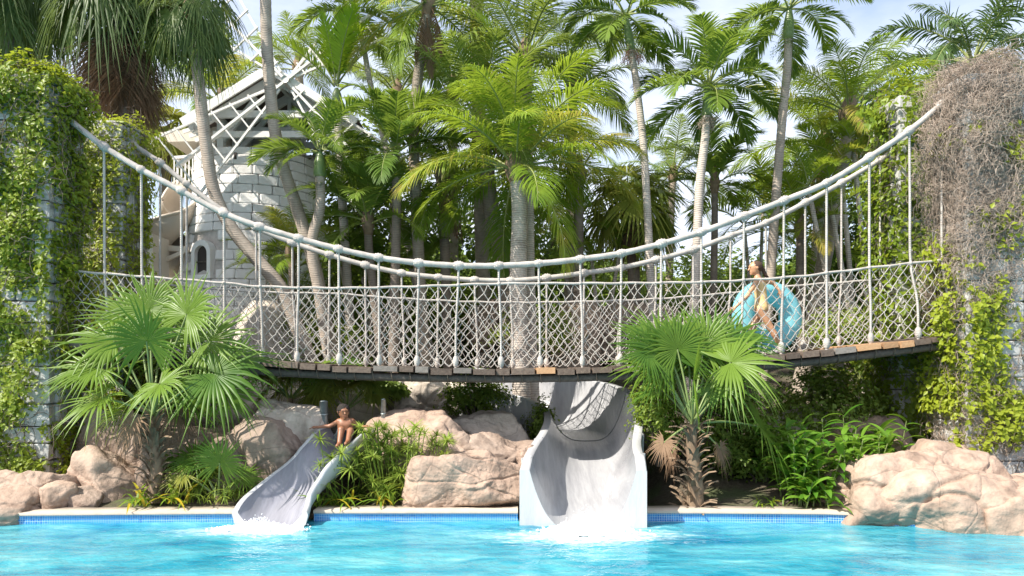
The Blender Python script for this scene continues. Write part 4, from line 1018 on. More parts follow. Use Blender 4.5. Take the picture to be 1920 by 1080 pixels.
palm('coconut palm with curved trunk top centre-left', 'coco', [(803, 10), (797, 60), (783, 150), (776, 240), (778, 340), (786, 500)], 15.4, 14, 2.1, .125, .10, 'trunk', [(38, 4), (15, 6), (-12, 6), (-38, 3)], 12, dead=3)
palm('thick pale trunk at the top centre with crown out of frame', 'coco', [(890, -120), (893, 0), (896, 140), (900, 300)], 17.5, 14, 2.3, .18, .15, 'trunk', [(60, 4), (38, 5), (15, 5)], 13)
palm('thin slanting palm with small crown right of the windmill sails', 'adon', [(668, 45), (680, 80), (695, 160), (713, 230), (735, 330)], 16.5, 12, 1.6, .08, .055, 'trunkp', [(60, 2), (38, 3), (15, 4), (-12, 3)], 14, .4, 0)
palm('young palm with upright glowing yellow-green leaves by the windmill roof', 'bright', [(632, 190), (634, 240), (640, 340)], 15.8, 12, 1.75, .1, .08, 'trunkp', [(80, 7), (60, 3), (38, 2)], 15, .3, 1)
palm('dark feather palm in front of the right half of the tower', 'adon', [(600, 330), (600, 390), (585, 460), (600, 560)], 14.0, 16, 1.25, .11, .09, 'trunk', [(80, 2), (60, 4), (38, 4), (15, 4), (-12, 4)], 16, .5)
palm('upright dark feather palm right of the tower', 'adon', [(742, 330), (744, 380), (742, 470)], 14.6, 17, 1.6, .1, .08, 'trunkd', [(80, 4), (60, 5), (38, 4), (15, 3), (-12, 2)], 17, .5)
palm('low dark feather palm between the tower and the curved coconut trunk', 'adon', [(690, 420), (692, 470), (700, 540)], 15.0, 16, 1.7, .1, .08, 'trunkd', HI, 18)
palm('fan palm with thatch of dead leaves right of the middle palm', 'fany', [(1182, 400), (1186, 470), (1190, 560)], 17.0, 18, .95, .15, .13, 'trunkd', RND, 19, dead=14, deadm='fan')
palm('dark feather palm low in the gap behind the seed-cluster palm', 'adon', [(1340, 345), (1340, 420), (1338, 540)], 17.0, 14, 1.7, .09, .07, 'trunkd', HI, 20)
palm('palm seen behind the left end of the windmill roof', 'coco', [(415, 190), (412, 260), (410, 400)], 21.5, 16, 2.4, .16, .12, 'trunk', HI, 21)
palm('palm right behind the windmill hub', 'cocod', [(560, 130), (565, 220), (565, 330)], 22.5, 12, 2.0, .16, .12, 'trunk', [(80, 1), (60, 2), (38, 4), (15, 4), (-12, 2)], 22)
palm('palm crown low behind the lantern pillar', 'fany', [(312, 270), (312, 380), (310, 470)], 21, 18, 1.0, .15, .13, 'trunkd', RND, 23, dead=6, deadm='fan')
palm('hazy coconut palm far behind the fruiting slim palm', 'cocod', [(1262, 330), (1258, 400), (1255, 520)], 24, 16, 2.6, .14, .11, 'trunk', RND, 24)
palm('coconut palm with drooping yellow fronds behind the tall ringed palm', 'coco', [(1545, 270), (1540, 330), (1530, 480)], 18.5, 18, 2.4, .14, .11, 'trunk', RND, 25, dead=3)
palm('spreading palm behind the lower left of the middle palm', 'coco', [(830, 330), (832, 400), (836, 540)], 16.0, 12, 1.9, .11, .11, 'trunkd', RND, 26, dead=4)
palm('spreading palm behind the lower right of the middle palm', 'coco', [(1085, 330), (1085, 400), (1085, 540)], 16.2, 12, 1.8, .11, .11, 'trunkd', RND, 27)
palm('dark coconut palm behind the curved coconut trunk', 'cocod', [(745, 180), (742, 280), (740, 420)], 19.5, 15, 2.3, .15, .12, 'trunk', HI, 28)
palm('coconut palm half hidden left of the thick pale trunk', 'cocod', [(850, 170), (850, 260), (850, 420)], 20.5, 12, 2.4, .15, .12, 'trunk', HI, 29)
palm('grey-green coconut palm behind the right side of the middle palm', 'cocod', [(1075, 170), (1072, 280), (1070, 420)], 19.0, 12, 2.3, .15, .12, 'trunk', HI, 30)
palm('dark palm just left of the royal palm, above the glossy vine', 'royal', [(1715, 215), (1712, 300), (1708, 420)], 22, 14, 2.4, .15, .12, 'trunk', HI, 31)
palm('small coconut palm low behind the leaning trunk', 'coco', [(545, 480), (548, 530), (550, 600)], 15.2, 14, 1.25, .08, .07, 'trunkd', HI, 32)
palm('palm crown low at the far left behind the pillars', 'fand', [(150, 360), (150, 400), (150, 520)], 16, 16, .9, .15, .13, 'trunkd', RND, 33)
palm('feather palm low behind the girl', 'areca', [(1500, 430), (1500, 490), (1500, 600)], 16.2, 16, 1.7, .1, .08, 'trunkd', RND, 34)
# --- fan palm with brown skirt, top left
palm('fan palm at the top left corner with drooping grey-green leaves', 'fand', [(20, -10), (30, 120), (40, 260), (50, 420)], 14.5, 24, .95, .2, .18, 'trunkd', [(60, 3), (38, 5), (15, 5), (-12, 6), (-38, 6)], 41)
wp = palm('big fan palm with shaggy brown skirt of dead leaves, top left', 'fand', [(228, 20), (232, 120), (236, 260), (238, 420)], 14.3, 24, .92, .22, .2, 'trunkd', [(60, 4), (38, 6), (15, 6), (-12, 5)], 42)
top = at(228, 20, 14.3)-Vector(wp.location); g = random.Random(77)
for k in range(95):
    f = g.random(); a = g.random()*6.28; rr = .16+.18*f
    link('dead_frond', g.choice(DEADFAN), wp, Vector((top.x+math.cos(a)*rr, top.y+math.sin(a)*rr, top.z-.05-1.0*f)), (g.uniform(-.2, .2), g.uniform(.05, .42), a), g.uniform(.8, 1.08))
# --- clump of slanting stems at right
def clump(label, px, Y, stems, spec, length, seed, r=.05, nf=6, cat='palm clump', name='clustering_palm', tm='trunkp', els=HI):
    g = random.Random(seed); c = at(px, 700, Y); c.z = float(tz(c.x, Y)); e = empty(name, c, label, cat)
    for (tx_, ty_, dx) in stems:
        t = at(tx_, ty_, Y+g.uniform(-.4, .6))-c; bq = Vector((t.x*.25+dx, g.uniform(-.3, .3), -.1)); mid = (t+bq)/2+Vector((g.uniform(-.08, .08), 0, 0))
        link('stem', trunk_mesh([bq, mid, t], r, r*.8, M[tm], 1.2, .14), e)
        a = g.random()*6
        bag = [k for k, q in els for _ in range(q)]
        for i in range(nf):
            a += 2.4+g.uniform(-.3, .3); link('frond', g.choice(SPEC[spec][bag[int(i*len(bag)/nf)]]), e, t, (g.uniform(-.2, .2), 0, a), length*g.uniform(.85, 1.12))
    return e
clump('clump of slanting grey palm stems behind the bridge at right', 1620, 15.5, [(1515, 350, .2), (1548, 330, .1), (1575, 300, 0), (1600, 280, .1), (1630, 310, -.1), (1660, 270, 0), (1680, 330, 0), (1560, 400, 0)], 'areca', 1.35, 51, .06, 7)
clump('feathery light palm clump beneath the bridge at right', 1660, 13.6, [(1640, 700, 0), (1665, 690, .1), (1610, 715, -.1)], 'areca', 1.0, 52, .03, 7)
clump('low bushy palm clump left behind the net', 480, 15.6, [(500, 500, 0), (530, 470, .1), (560, 500, -.1)], 'areca', 1.1, 53, .03, 6)
clump('mixed low palm clump right of the slim palms', 1415, 18, [(1395, 420, 0), (1430, 400, .1), (1460, 430, -.1)], 'areca', 1.7, 54, .05, 7)
clump('low palm clump behind the net left of centre', 700, 16.5, [(640, 500, 0), (680, 520, .1), (740, 500, -.1), (790, 510, 0)], 'adon', 1.3, 55, .05, 6)
clump('low palm clump behind the net right of centre', 1120, 17.2, [(1050, 470, 0), (1110, 490, .1), (1160, 480, -.1)], 'areca', 1.4, 56, .05, 6)

# --- foreground fan palms, leaf by leaf
def fanleaf_at(e, hubp, tip_px, tip_py, tipY, size, roll, bendn, seed, m='fan', droop=.3, face=.0):
    """one fan leaf whose stalk runs from the crown to the given point; blade tilted towards the viewer by face"""
    g = np.random.default_rng(seed); tgt = at(tip_px, tip_py, tipY)-Vector(e.location); d = tgt-hubp; Lp = d.length
    # blade axis in world: continue outwards, nodding
    out_ = d.normalized(); nod = Vector((out_.x, out_.y, out_.z-bendn)).normalized()
    T = np.array(nod); Nw = Vector((0, -math.sin(face), math.cos(face))); Nn = (Nw-nod*Nw.dot(nod)).normalized(); Nn = np.array(Nn); S = np.cross(Nn, T)
    b = MB(); pp = spline([hubp, hubp+d*.5+Vector((0, 0, .05*Lp)), tgt], 9); b.tube(pp-np.array(hubp), np.linspace(.02, .012, 9), 6, 1, cap=False); V0 = np.concatenate(b.V); F0 = list(b.F)
    nseg = 38; spread = R(150); join = .46; dphi = 2*spread/nseg; rr = [.02, .2, join, .62, .84, 1.0]; K = len(rr); Vs = []; Fs = []; off = len(V0); c = np.array(d)
    for i in range(nseg):
        phi = -spread+dphi*(i+.5)+g.normal(0, .014); Ln = size*(.72+.28*math.cos(phi*.5))*g.uniform(.86, 1.1); dr = droop*.62*g.uniform(.1, 2.0); sw = g.normal(0, .09)
        for k, r_ in enumerate(rr):
            hw = r_*dphi*.5*size*.9 if r_ <= join else join*dphi*.5*size*.9*max(.03, 1-((r_-join)/(1-join)))**.9
            o_ = max(0, r_-join*.7); ph = phi+sw*o_; rad = r_*Ln
            ctr = (T*math.cos(ph)+S*math.sin(ph))*rad+Nn*(.22*rad*abs(math.sin(phi*.5)))+np.array([0, 0, -1.])*dr*size*o_**1.9*2.0
            tg = -T*math.sin(ph)+S*math.cos(ph); ple = .3*hw
            Vs += [c+ctr-tg*hw-Nn*ple, c+ctr+Nn*ple, c+ctr+tg*hw-Nn*ple]
        for k in range(K-1): q = off+3*k; Fs += [(q, q+1, q+4, q+3), (q+1, q+2, q+5, q+4)]
        off += 3*K
    V = np.concatenate([V0, np.array(Vs)]); F1 = np.array(F0+Fs); mi = np.concatenate([np.ones(len(F0), int), np.zeros(len(Fs), int)])
    return link('frond', mesh('frond', V, F1, [M[m], M['petiole']], mi), e, hubp)
def shaggy(e, z0, z1, r0, r1, seed, n=70):
    b = MB(); q = np.linspace(0, 1, 16); b.tube([(0.03*math.sin(t*5), 0, z0+(z1-z0)*t) for t in q], np.interp(q, [0, .3, 1], [r0*1.25, r0, r1])*(1+.08*(np.arange(16) % 2)), 12); b.build('trunk', M['fibre'], e, True)
    g = np.random.default_rng(seed); me = []
    for k in range(3):
        b = MB(); w = .035; pts = [(0, 0), (.06, .08), (.13, .13), (.22, .15)]
        V = []; 
        for i, (x, z) in enumerate(pts): ww = w*(1-.25*i); V += [(x, -ww, z), (x-.012, 0, z+.012), (x, ww, z)]
        b.add(V, [(3*i+j, 3*i+j+1, 3*i+j+4, 3*i+j+3) for i in range(3) for j in range(2)]); me.append(b.mesh('leaf_base', M['fibre']))
    for k in range(n):
        f = k/n; a = k*2.4+g.uniform(-.3, .3); rr = np.interp(f, [0, .3, 1], [r0*1.2, r0, r1])*.9
        link('leaf_base', me[k % 3], e, (math.cos(a)*rr, math.sin(a)*rr, z0+(z1-z0)*f), (0, g.uniform(-.3, .35), a), g.uniform(.7, 1.35))
c = at(290, 925, 10.05); FP = empty('fan_palm', c, 'lush fan palm with shaggy trunk at the pool edge, left', 'fan palm')
hub = at(287, 780, 10.05)-c; shaggy(FP, -.12, hub.z, .085, .06, 61)
for i, a in enumerate([(275, 640, 9.75, .85, 0, .5, 1.15), (215, 640, 10.2, .85, 0, .55, .7), (190, 745, 9.9, .72, 0, .8, .5), (330, 610, 10.5, .9, 0, .2, .6), (385, 640, 10.2, .95, 0, .45, .9), (400, 700, 9.8, .9, 0, .75, .9), (255, 600, 10.6, .9, 0, .2, .5), (300, 720, 9.6, .62, 0, .9, 1.1), (350, 740, 10.4, .75, 0, .9, .7), (440, 670, 10.5, .8, 0, .6, .6), (160, 690, 10.6, .7, 0, .7, .4), (235, 760, 10.6, .6, 0, .9, .4), (300, 650, 10.9, .85, 0, .4, .5), (345, 680, 10.9, .8, 0, .6, .4), (230, 690, 10.9, .8, 0, .5, .4), (420, 730, 10.2, .7, 0, 1.0, .6), (280, 580, 10.4, .75, 0, 0, .8), (350, 590, 10.0, .8, 0, .1, .7), (180, 690, 9.9, .7, 0, .7, .7)]):
    fanleaf_at(FP, hub, a[0], a[1], a[2], a[3], a[4], a[5], 300+i, 'fan', ([.32, .5, .55, .25, .35, .5, .2, .55, .5, .4, .5, .5]*2)[i], a[6])
for k, (x, y, Y) in enumerate([(250, 790, 9.9), (240, 800, 10.3), (330, 770, 10.2)]): fanleaf_at(FP, hub, x, y, Y, .42, 0, 1.4, 330+k, 'dead', .6, .6)
c = at(1300, 958, 9.95); FP = empty('fan_palm', c, 'lush fan palm with shaggy trunk at the pool edge, right', 'fan palm')
hub = at(1298, 795, 9.95)-c; shaggy(FP, -.12, hub.z, .11, .07, 62, 80)
for i, a in enumerate([(1300, 715, 9.5, .68, .55, 1.2), (1255, 665, 10.0, .85, .4, .8), (1225, 690, 10.2, .75, .5, .6), (1290, 660, 10.3, .8, .2, .7), (1335, 650, 10.2, .9, .3, .8), (1370, 680, 9.8, .78, .75, .8), (1395, 700, 10.3, .7, .8, .6), (1235, 640, 10.5, .8, .25, .6), (1350, 720, 9.7, .6, 1.0, .9), (1425, 800, 10.3, .85, .85, .45), (1240, 730, 10.4, .6, .7, .6), (1310, 660, 10.6, .85, .15, .6), (1275, 700, 10.4, .7, .4, .6), (1320, 650, 10.1, .7, 0, .7), (1270, 655, 10.0, .7, .05, .7), (1380, 640, 10.3, .7, .4, .6), (1345, 690, 10.7, .8, .5, .4), (1215, 660, 9.9, .65, .5, .8)]):
    fanleaf_at(FP, hub, a[0], a[1], a[2], a[3], 0, a[4], 360+i, 'fan', ([.2, .35, .4, .2, .25, .55, .5, .25, .6, .55, .4, .2, .3]*2)[i], a[5])
for k, (x, y, Y) in enumerate([(1245, 830, 9.8), (1350, 840, 9.9), (1260, 850, 10.2)]): fanleaf_at(FP, hub, x, y, Y, .3, 0, 1.2, 390+k, 'dead', .6, .3)
c = at(410, 950, 10.1); FP = empty('fan_palm', c, 'small young fan palm with one starry leaf left of the narrow slide', 'fan palm')
hub = Vector((0, 0, .12)); b = MB(); b.tube([(0, 0, -.1), (0, 0, .16)], [.06, .045], 8); b.build('trunk', M['fibre'], FP)
for i, a in enumerate([(412, 868, 9.95, .56, .1, 1.35), (365, 860, 10.2, .46, .6, .7), (345, 890, 10.0, .36, .8, .7), (455, 895, 10.2, .42, .7, .6)]): fanleaf_at(FP, hub, a[0], a[1], a[2], a[3], 0, a[4], 400+i, 'fan' if i != 2 else 'fany', .22, a[5])
for lab, px, py, Y, m_, sz, sd0 in (('small fan palm growing among pale rocks left of the boy', 545, 770, 12.3, 'fany', .55, 420), ('small fan palm just behind the boy', 650, 790, 12.4, 'fany', .5, 430), ('leafy fan palm in shade under the bridge at left', 600, 745, 13.2, 'fan', .65, 440)):
    c = at(px, py, Y); FP = empty('fan_palm', c, lab, 'fan palm'); hub = Vector((0, 0, .2)); b = MB(); b.tube([(0, 0, -.6), (0, 0, .22)], [.06, .045], 8); b.build('trunk', M['fibre'], FP); g = random.Random(sd0)
    for i in range(8):
        a = i*2.4; fanleaf_at(FP, hub, px+math.cos(a)*55, py-45+math.sin(a)*14-g.uniform(0, 25), Y+math.sin(a)*.4, sz*g.uniform(.8, 1.1), 0, .8, sd0+i, m_, .5, .7)

# ------------------------------------------------------------------ low plants
def straps(n, L0, w, m, seed, arch_=1.0, el=(45, 85), K=6):
    """rosette of arching strap leaves -> list of meshes (one leaf each)"""
    g = np.random.default_rng(seed); r = []
    for i in range(n):
        e = R(g.uniform(*el)); d = np.array([math.cos(e), 0, math.sin(e)]); p = np.zeros(3); V = []; ln = L0*g.uniform(.75, 1.15)
        for k in range(K+1):
            ww = w*.5*[.6, .9, 1, .95, .8, .5, .03][k]; V += [p+np.array([0, -ww, .25*ww]), p.copy(), p+np.array([0, ww, .25*ww])]
            d = d+np.array([0, 0, -arch_*.3]); d /= np.linalg.norm(d); p = p+d*ln/K
        Fc = [(3*k+j, 3*k+j+1, 3*k+j+4, 3*k+j+3) for k in range(K) for j in range(2)]
        r.append(mesh('leaf', V, Fc, m))
    return r
LILY = straps(7, .55, .045, M['lily'], 1); GRASS = straps(5, .5, .02, M['papyrus'], 2, .8, (50, 88)); BROAD = straps(6, .62, .15, M['ginger'], 3, .7, (35, 80))
def rosette(label, px, py, Y, n, sc, lib, name='strap_leaf_lily', cat='lily', seed=0, spread=.12):
    g = random.Random(seed); c = at(px, py, Y); c.z = max(c.z, float(tz(c.x, Y))); e = empty(name, c, label, cat)
    for i in range(n): a = i*2.4+g.uniform(-.3, .3); link('leaf', g.choice(lib), e, (g.uniform(-spread, spread), g.uniform(-spread, spread)*.6, -.02), (g.uniform(-.2, .2), 0, a), sc*g.uniform(.75, 1.2))
    return e
rosette('arching strap-leaf lily on the coping below the left fan palm', 262, 945, 9.9, 26, .85, LILY, seed=1, spread=.22)
rosette('strap-leaf lily with upright leaves right of the left fan palm trunk', 330, 940, 9.95, 22, .85, LILY, seed=2, spread=.2)
rosette('grassy tuft below the starry fan leaf', 400, 940, 9.95, 40, .95, GRASS, 'grass_tuft', 'grass tuft', 3, .3)
rosette('strap-leaf lily right of the narrow slide mouth', 632, 945, 9.95, 26, .9, LILY, seed=4, spread=.25)
rosette('strap-leaf lily with yellow leaves beside the pink boulder', 722, 945, 9.95, 24, .8, LILY, seed=5, spread=.15)
rosette('short grassy tuft between narrow slide and lilies', 590, 945, 10.2, 26, .8, GRASS, 'grass_tuft', 'grass tuft', 6, .25)
rosette('grassy tuft at the left edge of the narrow slide', 455, 935, 10.3, 30, .9, GRASS, 'grass_tuft', 'grass tuft', 7, .2)
rosette('small green tuft on the pool edge under the right fan palm', 1440, 948, 9.9, 20, .5, LILY, seed=8, spread=.25)
# papyrus
def umbel(seed, n=30, L0=.2):
    g = np.random.default_rng(seed); V = []; Fc = []
    for i in range(n):
        a = i*2.4; e = R(g.uniform(-10, 60)); d = np.array([math.cos(a)*math.cos(e), math.sin(a)*math.cos(e), math.sin(e)]); s = np.array([-math.sin(a), math.cos(a), 0]); p = np.zeros(3); o_ = len(V)
        for k in range(5): w = .009*[.8, 1, .9, .6, .1][k]; V += [p-s*w, p+s*w]; d = d+np.array([0, 0, -.2]); d /= np.linalg.norm(d); p = p+d*L0*g.uniform(.85, 1.1)/4
        Fc += [(o_+2*k, o_+2*k+1, o_+2*k+3, o_+2*k+2) for k in range(4)]
    return mesh('umbel', V, Fc, M['papyrus'])
UMB = [umbel(k) for k in range(4)]
def papyrus(label, c, spots, seed):
    g = random.Random(seed); e = empty('papyrus_clump', c, label, 'papyrus')
    for (px, py, Y) in spots:
        t = at(px, py, Y)-c; b = MB(); bq = Vector((t.x*.55, t.y*.6, -.05)); b.tube(spline([bq, (bq+t)/2+Vector((0, 0, .05)), t], 6), .006, 4); s = b.build('stem', M['papyrus'], e)
        link('umbel', g.choice(UMB), s, t, (g.uniform(-.3, .3), g.uniform(-.3, .3), g.random()*6), g.uniform(.8, 1.3))
g = random.Random(8); c = at(745, 950, 10.35)
papyrus('papyrus clump with starry heads between the narrow slide and pink boulder', c, [(690+g.uniform(-25, 150), g.uniform(800, 925), 10.25+g.uniform(-.25, .4)) for _ in range(90)], 3)
c = at(645, 950, 10.1)
papyrus('few papyrus heads hanging over the narrow slide', c, [(600, 872, 9.95), (622, 860, 10.05), (640, 850, 10.0), (655, 880, 10.0), (670, 858, 10.2), (615, 900, 10.0), (600, 825, 10.1)], 4)
c = at(345, 945, 10.2)
papyrus('papyrus clump behind the lilies right of the left palm trunk', c, [(335+g.uniform(-25, 70), g.uniform(850, 915), 10.2+g.uniform(-.1, .3)) for _ in range(24)], 5)
# ginger-like plants
def ginger(label, px, py, Y, n, h, seed, spread):
    g = random.Random(seed); c = at(px, py, Y); c.z = float(tz(c.x, Y)); e = empty('ginger_plant', c, label, 'ginger plant')
    for i in range(n):
        bx_, by_ = g.uniform(-spread, spread), g.uniform(-.3, .3); hh = h*g.uniform(.55, 1.1); ln = Vector((g.uniform(-.3, .3), g.uniform(-.25, .1), 1)).normalized()
        b = MB(); b.tube([(0, 0, -.05), tuple(ln*hh)], [.012, .006], 5); s = b.build('stem', M['petiole'], e); s.location = (bx_, by_, 0)
        for k in range(11): f = .25+.75*k/10; link('leaf', g.choice(BROAD), s, ln*hh*f, (g.uniform(-.3, .3), .15, g.uniform(-.5, .5)+k*math.pi+i), g.uniform(.5, .75))
    return e
ginger('glossy ginger plants in front at the right, beside the big pink rock', 1560, 945, 10.2, 26, .95, 1, .75)
ginger('shaded ginger plants under the bridge right of centre', 1490, 930, 11.0, 16, .95, 2, .6)
ginger('small bright ginger plant at the coping near the right rock', 1520, 950, 9.9, 6, .42, 3, .25)
ginger('dark ginger plants under the bridge beside the right pillar', 1640, 900, 11.4, 12, .9, 4, .5)
# leafy shrubs
def bush(label, px, py, Y, rx, rz, n, size, m, seed, ry=None, cat='shrub', name='leafy_shrub', branches=14):
    g = np.random.default_rng(seed); c = at(px, py, Y); e = empty(name, (c.x, Y, min(c.z-rz, c.z)), label, cat); ry = ry or rx*.8
    nb = max(18, n//70); d = g.normal(size=(nb, 3)); d /= np.linalg.norm(d, axis=1)[:, None]; cl = d*(g.random(nb)**.45)[:, None]
    i = g.integers(0, nb, n); q = cl[i]+g.normal(0, .16, (n, 3)); P = q*np.array([rx, ry, rz])+np.array([0, 0, rz])
    P[:, 2] += .0; P = P[P[:, 2] > -.15*rz]
    Nn = (P-np.array([0, 0, rz*.7]))/np.array([rx, ry, rz]); Nn /= np.linalg.norm(Nn, axis=1)[:, None]+1e-6
    o = link('foliage', leafmesh('foliage', P, Nn+np.array([0, 0, .4]), size, M[m], g), e); o['kind'] = 'stuff'
    b = MB()
    for k in range(branches):
        t = cl[k % nb]*np.array([rx, ry, rz])*.8+np.array([0, 0, rz]); b.tube(spline([(t[0]*.1, t[1]*.1, -.25), (t[0]*.5, t[1]*.5, t[2]*.45), tuple(t)], 6), np.linspace(.02, .005, 6)*max(1, rz/.6), 5)
    o = b.build('branches', M['stem'], e); o['kind'] = 'stuff'
    return e
bush('light green shrub between the wide slide and the right fan palm', 1235, 770, 11.0, .42, .62, 3200, .07, 'shrubl', 1)
bush('dense shrub behind the right fan palm trunk', 1370, 800, 11.6, .75, .75, 4200, .08, 'shrub', 2)
bush('dark shrub low in the shade right of the right fan palm', 1440, 860, 11.2, .7, .5, 3000, .08, 'shrub', 3)
bush('shrub in deep shade under the right part of the bridge', 1540, 760, 12.6, .9, .7, 4200, .09, 'shrub', 4)
bush('shrub left of the wide slide behind the trunk', 1022, 790, 12.6, .3, .4, 1800, .06, 'shrub', 5)
bush('bushy green shrub under the bridge left of the middle trunk', 890, 745, 13.1, .6, .45, 3600, .07, 'shrub', 6)
bush('low broadleaf shrub under the bridge above the pale rocks', 735, 725, 13.6, .5, .3, 1300, .13, 'shrub', 7)
bush('green mass of shrubs behind the net left of centre', 700, 600, 17.8, 2.4, 1.6, 7000, .14, 'shrub', 8)
bush('green mass of shrubs behind the net at centre', 880, 610, 19, 2.2, 1.5, 6000, .14, 'shrub', 9)
bush('green mass of shrubs behind the net right of centre', 1180, 600, 20.5, 2.3, 1.3, 6000, .14, 'shrub', 10)
bush('light shrub seen through the net above the wide slide', 1000, 620, 15.2, 1.0, .6, 3200, .08, 'shrubl', 11)
bush('round hedge far behind the girl', 1330, 560, 24, 3.0, 1.4, 7000, .18, 'shrub', 12)
bush('hedge behind the girl at right', 1500, 580, 21, 2.6, 1.9, 7000, .16, 'shrub', 13)
bush('tall shrubs behind the clump of slanting stems', 1640, 480, 20, 2.6, 3.0, 9000, .17, 'shrub', 14)
bush('tall shrubs behind the tower at the left', 330, 540, 26, 3.4, 2.6, 8000, .18, 'shrub', 15)
bush('tall shrubs behind the ivy pillars at the far left', 120, 560, 23, 2.6, 1.8, 9000, .17, 'shrub', 16)
bush('tall dark shrubs right of the tower', 690, 430, 21, 2.6, 3.0, 9000, .17, 'shrub', 17)
bush('tall dark shrubs behind the middle palm', 950, 440, 22.5, 3.3, 2.8, 9000, .17, 'shrub', 18)
bush('tall shrubs far behind the right vine pillars', 1800, 420, 23, 3.2, 3.5, 9000, .18, 'shrub', 19)
bush('light shrub through the net at the left', 600, 630, 15.0, .9, .6, 3200, .08, 'shrubl', 20)
bush('light grassy shrub through the net right of the girl', 1600, 620, 14.6, 1.1, .55, 3600, .08, 'shrubl', 21)
g = np.random.default_rng(4); n = 42000; X_ = g.uniform(-30, 30, n); hgt = 4.6+1.1*np.array(fbm(np.stack([X_*.22, 0*X_, 0*X_], -1), 4)); hgt = hgt-1.2*np.exp(-((X_-8.0)/2.2)**2)
C_ = np.stack([X_, g.uniform(31, 36, n), 2.6+hgt*g.random(n)**.6], 1)
o = link('far_tree_belt', leafmesh('far_tree_belt', C_, np.tile([0, -.6, .6], (n, 1)), .55, M['shrub'], g)); tag(o, 'dark green belt of far trees behind all the palms', 'trees', kind='stuff')
bush('light shrub through the net left of the girl', 1330, 640, 15.5, 1.1, .5, 3200, .08, 'shrubl', 22)
bush('shrub in the shade behind the left fan palm', 330, 720, 12.9, .9, .6, 3600, .08, 'shrub', 23)
bush('shrub under the bridge beside the left pillar', 190, 700, 13.6, .9, .7, 3600, .08, 'shrub', 24)

# ================================================================== PEOPLE
def surface_nets(f, org, h):
    s = f < 0; nx, ny, nz = f.shape; c = [(i, j, k) for i in (0, 1) for j in (0, 1) for k in (0, 1)]
    sl = lambda A, i, j, k: A[i:nx-1+i, j:ny-1+j, k:nz-1+k]
    cnt = sum(sl(s, *q).astype(np.int8) for q in c); act = (cnt > 0) & (cnt < 8); idx = -np.ones(act.shape, int); ii = np.argwhere(act); idx[act] = np.arange(len(ii))
    acc = np.zeros((len(ii), 3)); num = np.zeros(len(ii))
    for a in c:
        for ax in range(3):
            if a[ax]: continue
            b = list(a); b[ax] = 1; fa = f[ii[:, 0]+a[0], ii[:, 1]+a[1], ii[:, 2]+a[2]]; fb = f[ii[:, 0]+b[0], ii[:, 1]+b[1], ii[:, 2]+b[2]]
            m_ = (fa < 0) != (fb < 0); t = np.where(m_, fa/(fa-fb+1e-12), 0); p = np.tile(np.array(a, float), (len(ii), 1)); p[:, ax] += t
            acc[m_] += p[m_]; num[m_] += 1
    V = (ii+acc/num[:, None])*h+np.array(org); Fs = []
    for ax in range(3):
        o1, o2 = [(1, 2), (2, 0), (0, 1)][ax]; A = np.moveaxis(s, ax, 0); d = np.argwhere(np.moveaxis(A[:-1] != A[1:], 0, ax))
        d = d[(d[:, o1] > 0) & (d[:, o2] > 0) & (d[:, o1] < f.shape[o1]-1) & (d[:, o2] < f.shape[o2]-1)]
        e1 = np.zeros(3, int); e1[o1] = 1; e2 = np.zeros(3, int); e2[o2] = 1; g_ = lambda q: idx[q[:, 0], q[:, 1], q[:, 2]]
        Q = np.stack([g_(d-e1-e2), g_(d-e2), g_(d), g_(d-e1)], 1); inside = s[d[:, 0], d[:, 1], d[:, 2]]; Q[~inside] = Q[~inside][:, ::-1]; Fs.append(Q)
    return V, np.concatenate(Fs)
class SDF:
    def __init__(s, pts, h, pad=.12):
        P = np.array(pts); s.o = P.min(0)-pad; n = np.ceil((P.max(0)+pad-s.o)/h).astype(int)+1; s.h = h
        g = np.stack(np.meshgrid(*[np.arange(k)*h+s.o[i] for i, k in enumerate(n)], indexing='ij'), -1); s.G = g.astype(np.float32); s.f = np.full(n, 9., np.float32)
    def cap(s, a, b, ra, rb, k=.02, sub=False):
        a = np.array(tuple(a), np.float32); b = np.array(tuple(b), np.float32); m = max(ra, rb)+.09; lo = np.floor((np.minimum(a, b)-m-s.o)/s.h).astype(int); hi = np.ceil((np.maximum(a, b)+m-s.o)/s.h).astype(int)+1
        lo = np.maximum(lo, 0); S_ = tuple(slice(l, max(h_, l)) for l, h_ in zip(lo, hi)); G = s.G[S_]; ab = b-a; t = np.clip(((G-a)@ab)/(ab@ab+1e-9), 0, 1); d = np.linalg.norm(G-a-t[..., None]*ab, axis=-1)-(ra+(rb-ra)*t)
        F_ = s.f[S_]; hh = np.clip(.5+.5*(F_-d)/k, 0, 1); s.f[S_] = F_*(1-hh)+d*hh-k*hh*(1-hh)
    def ell(s, c, r, k=.015, rot=None):
        c = np.array(tuple(c), np.float32); D = s.G-c
        if rot is not None: D = D@np.array(rot, np.float32)
        q = D/np.array(r, np.float32); l = np.linalg.norm(q, axis=-1); d = (l-1)*min(r)*1.0; hh = np.clip(.5+.5*(s.f-d)/k, 0, 1); s.f = s.f*(1-hh)+d*hh-k*hh*(1-hh)
    def mesh(s, name, m, f=None, off=(0, 0, 0)):
        V, Fc = surface_nets(s.f if f is None else f, s.o, s.h); return mesh(name, V-np.array(tuple(off)), Fc, m, smooth=True)
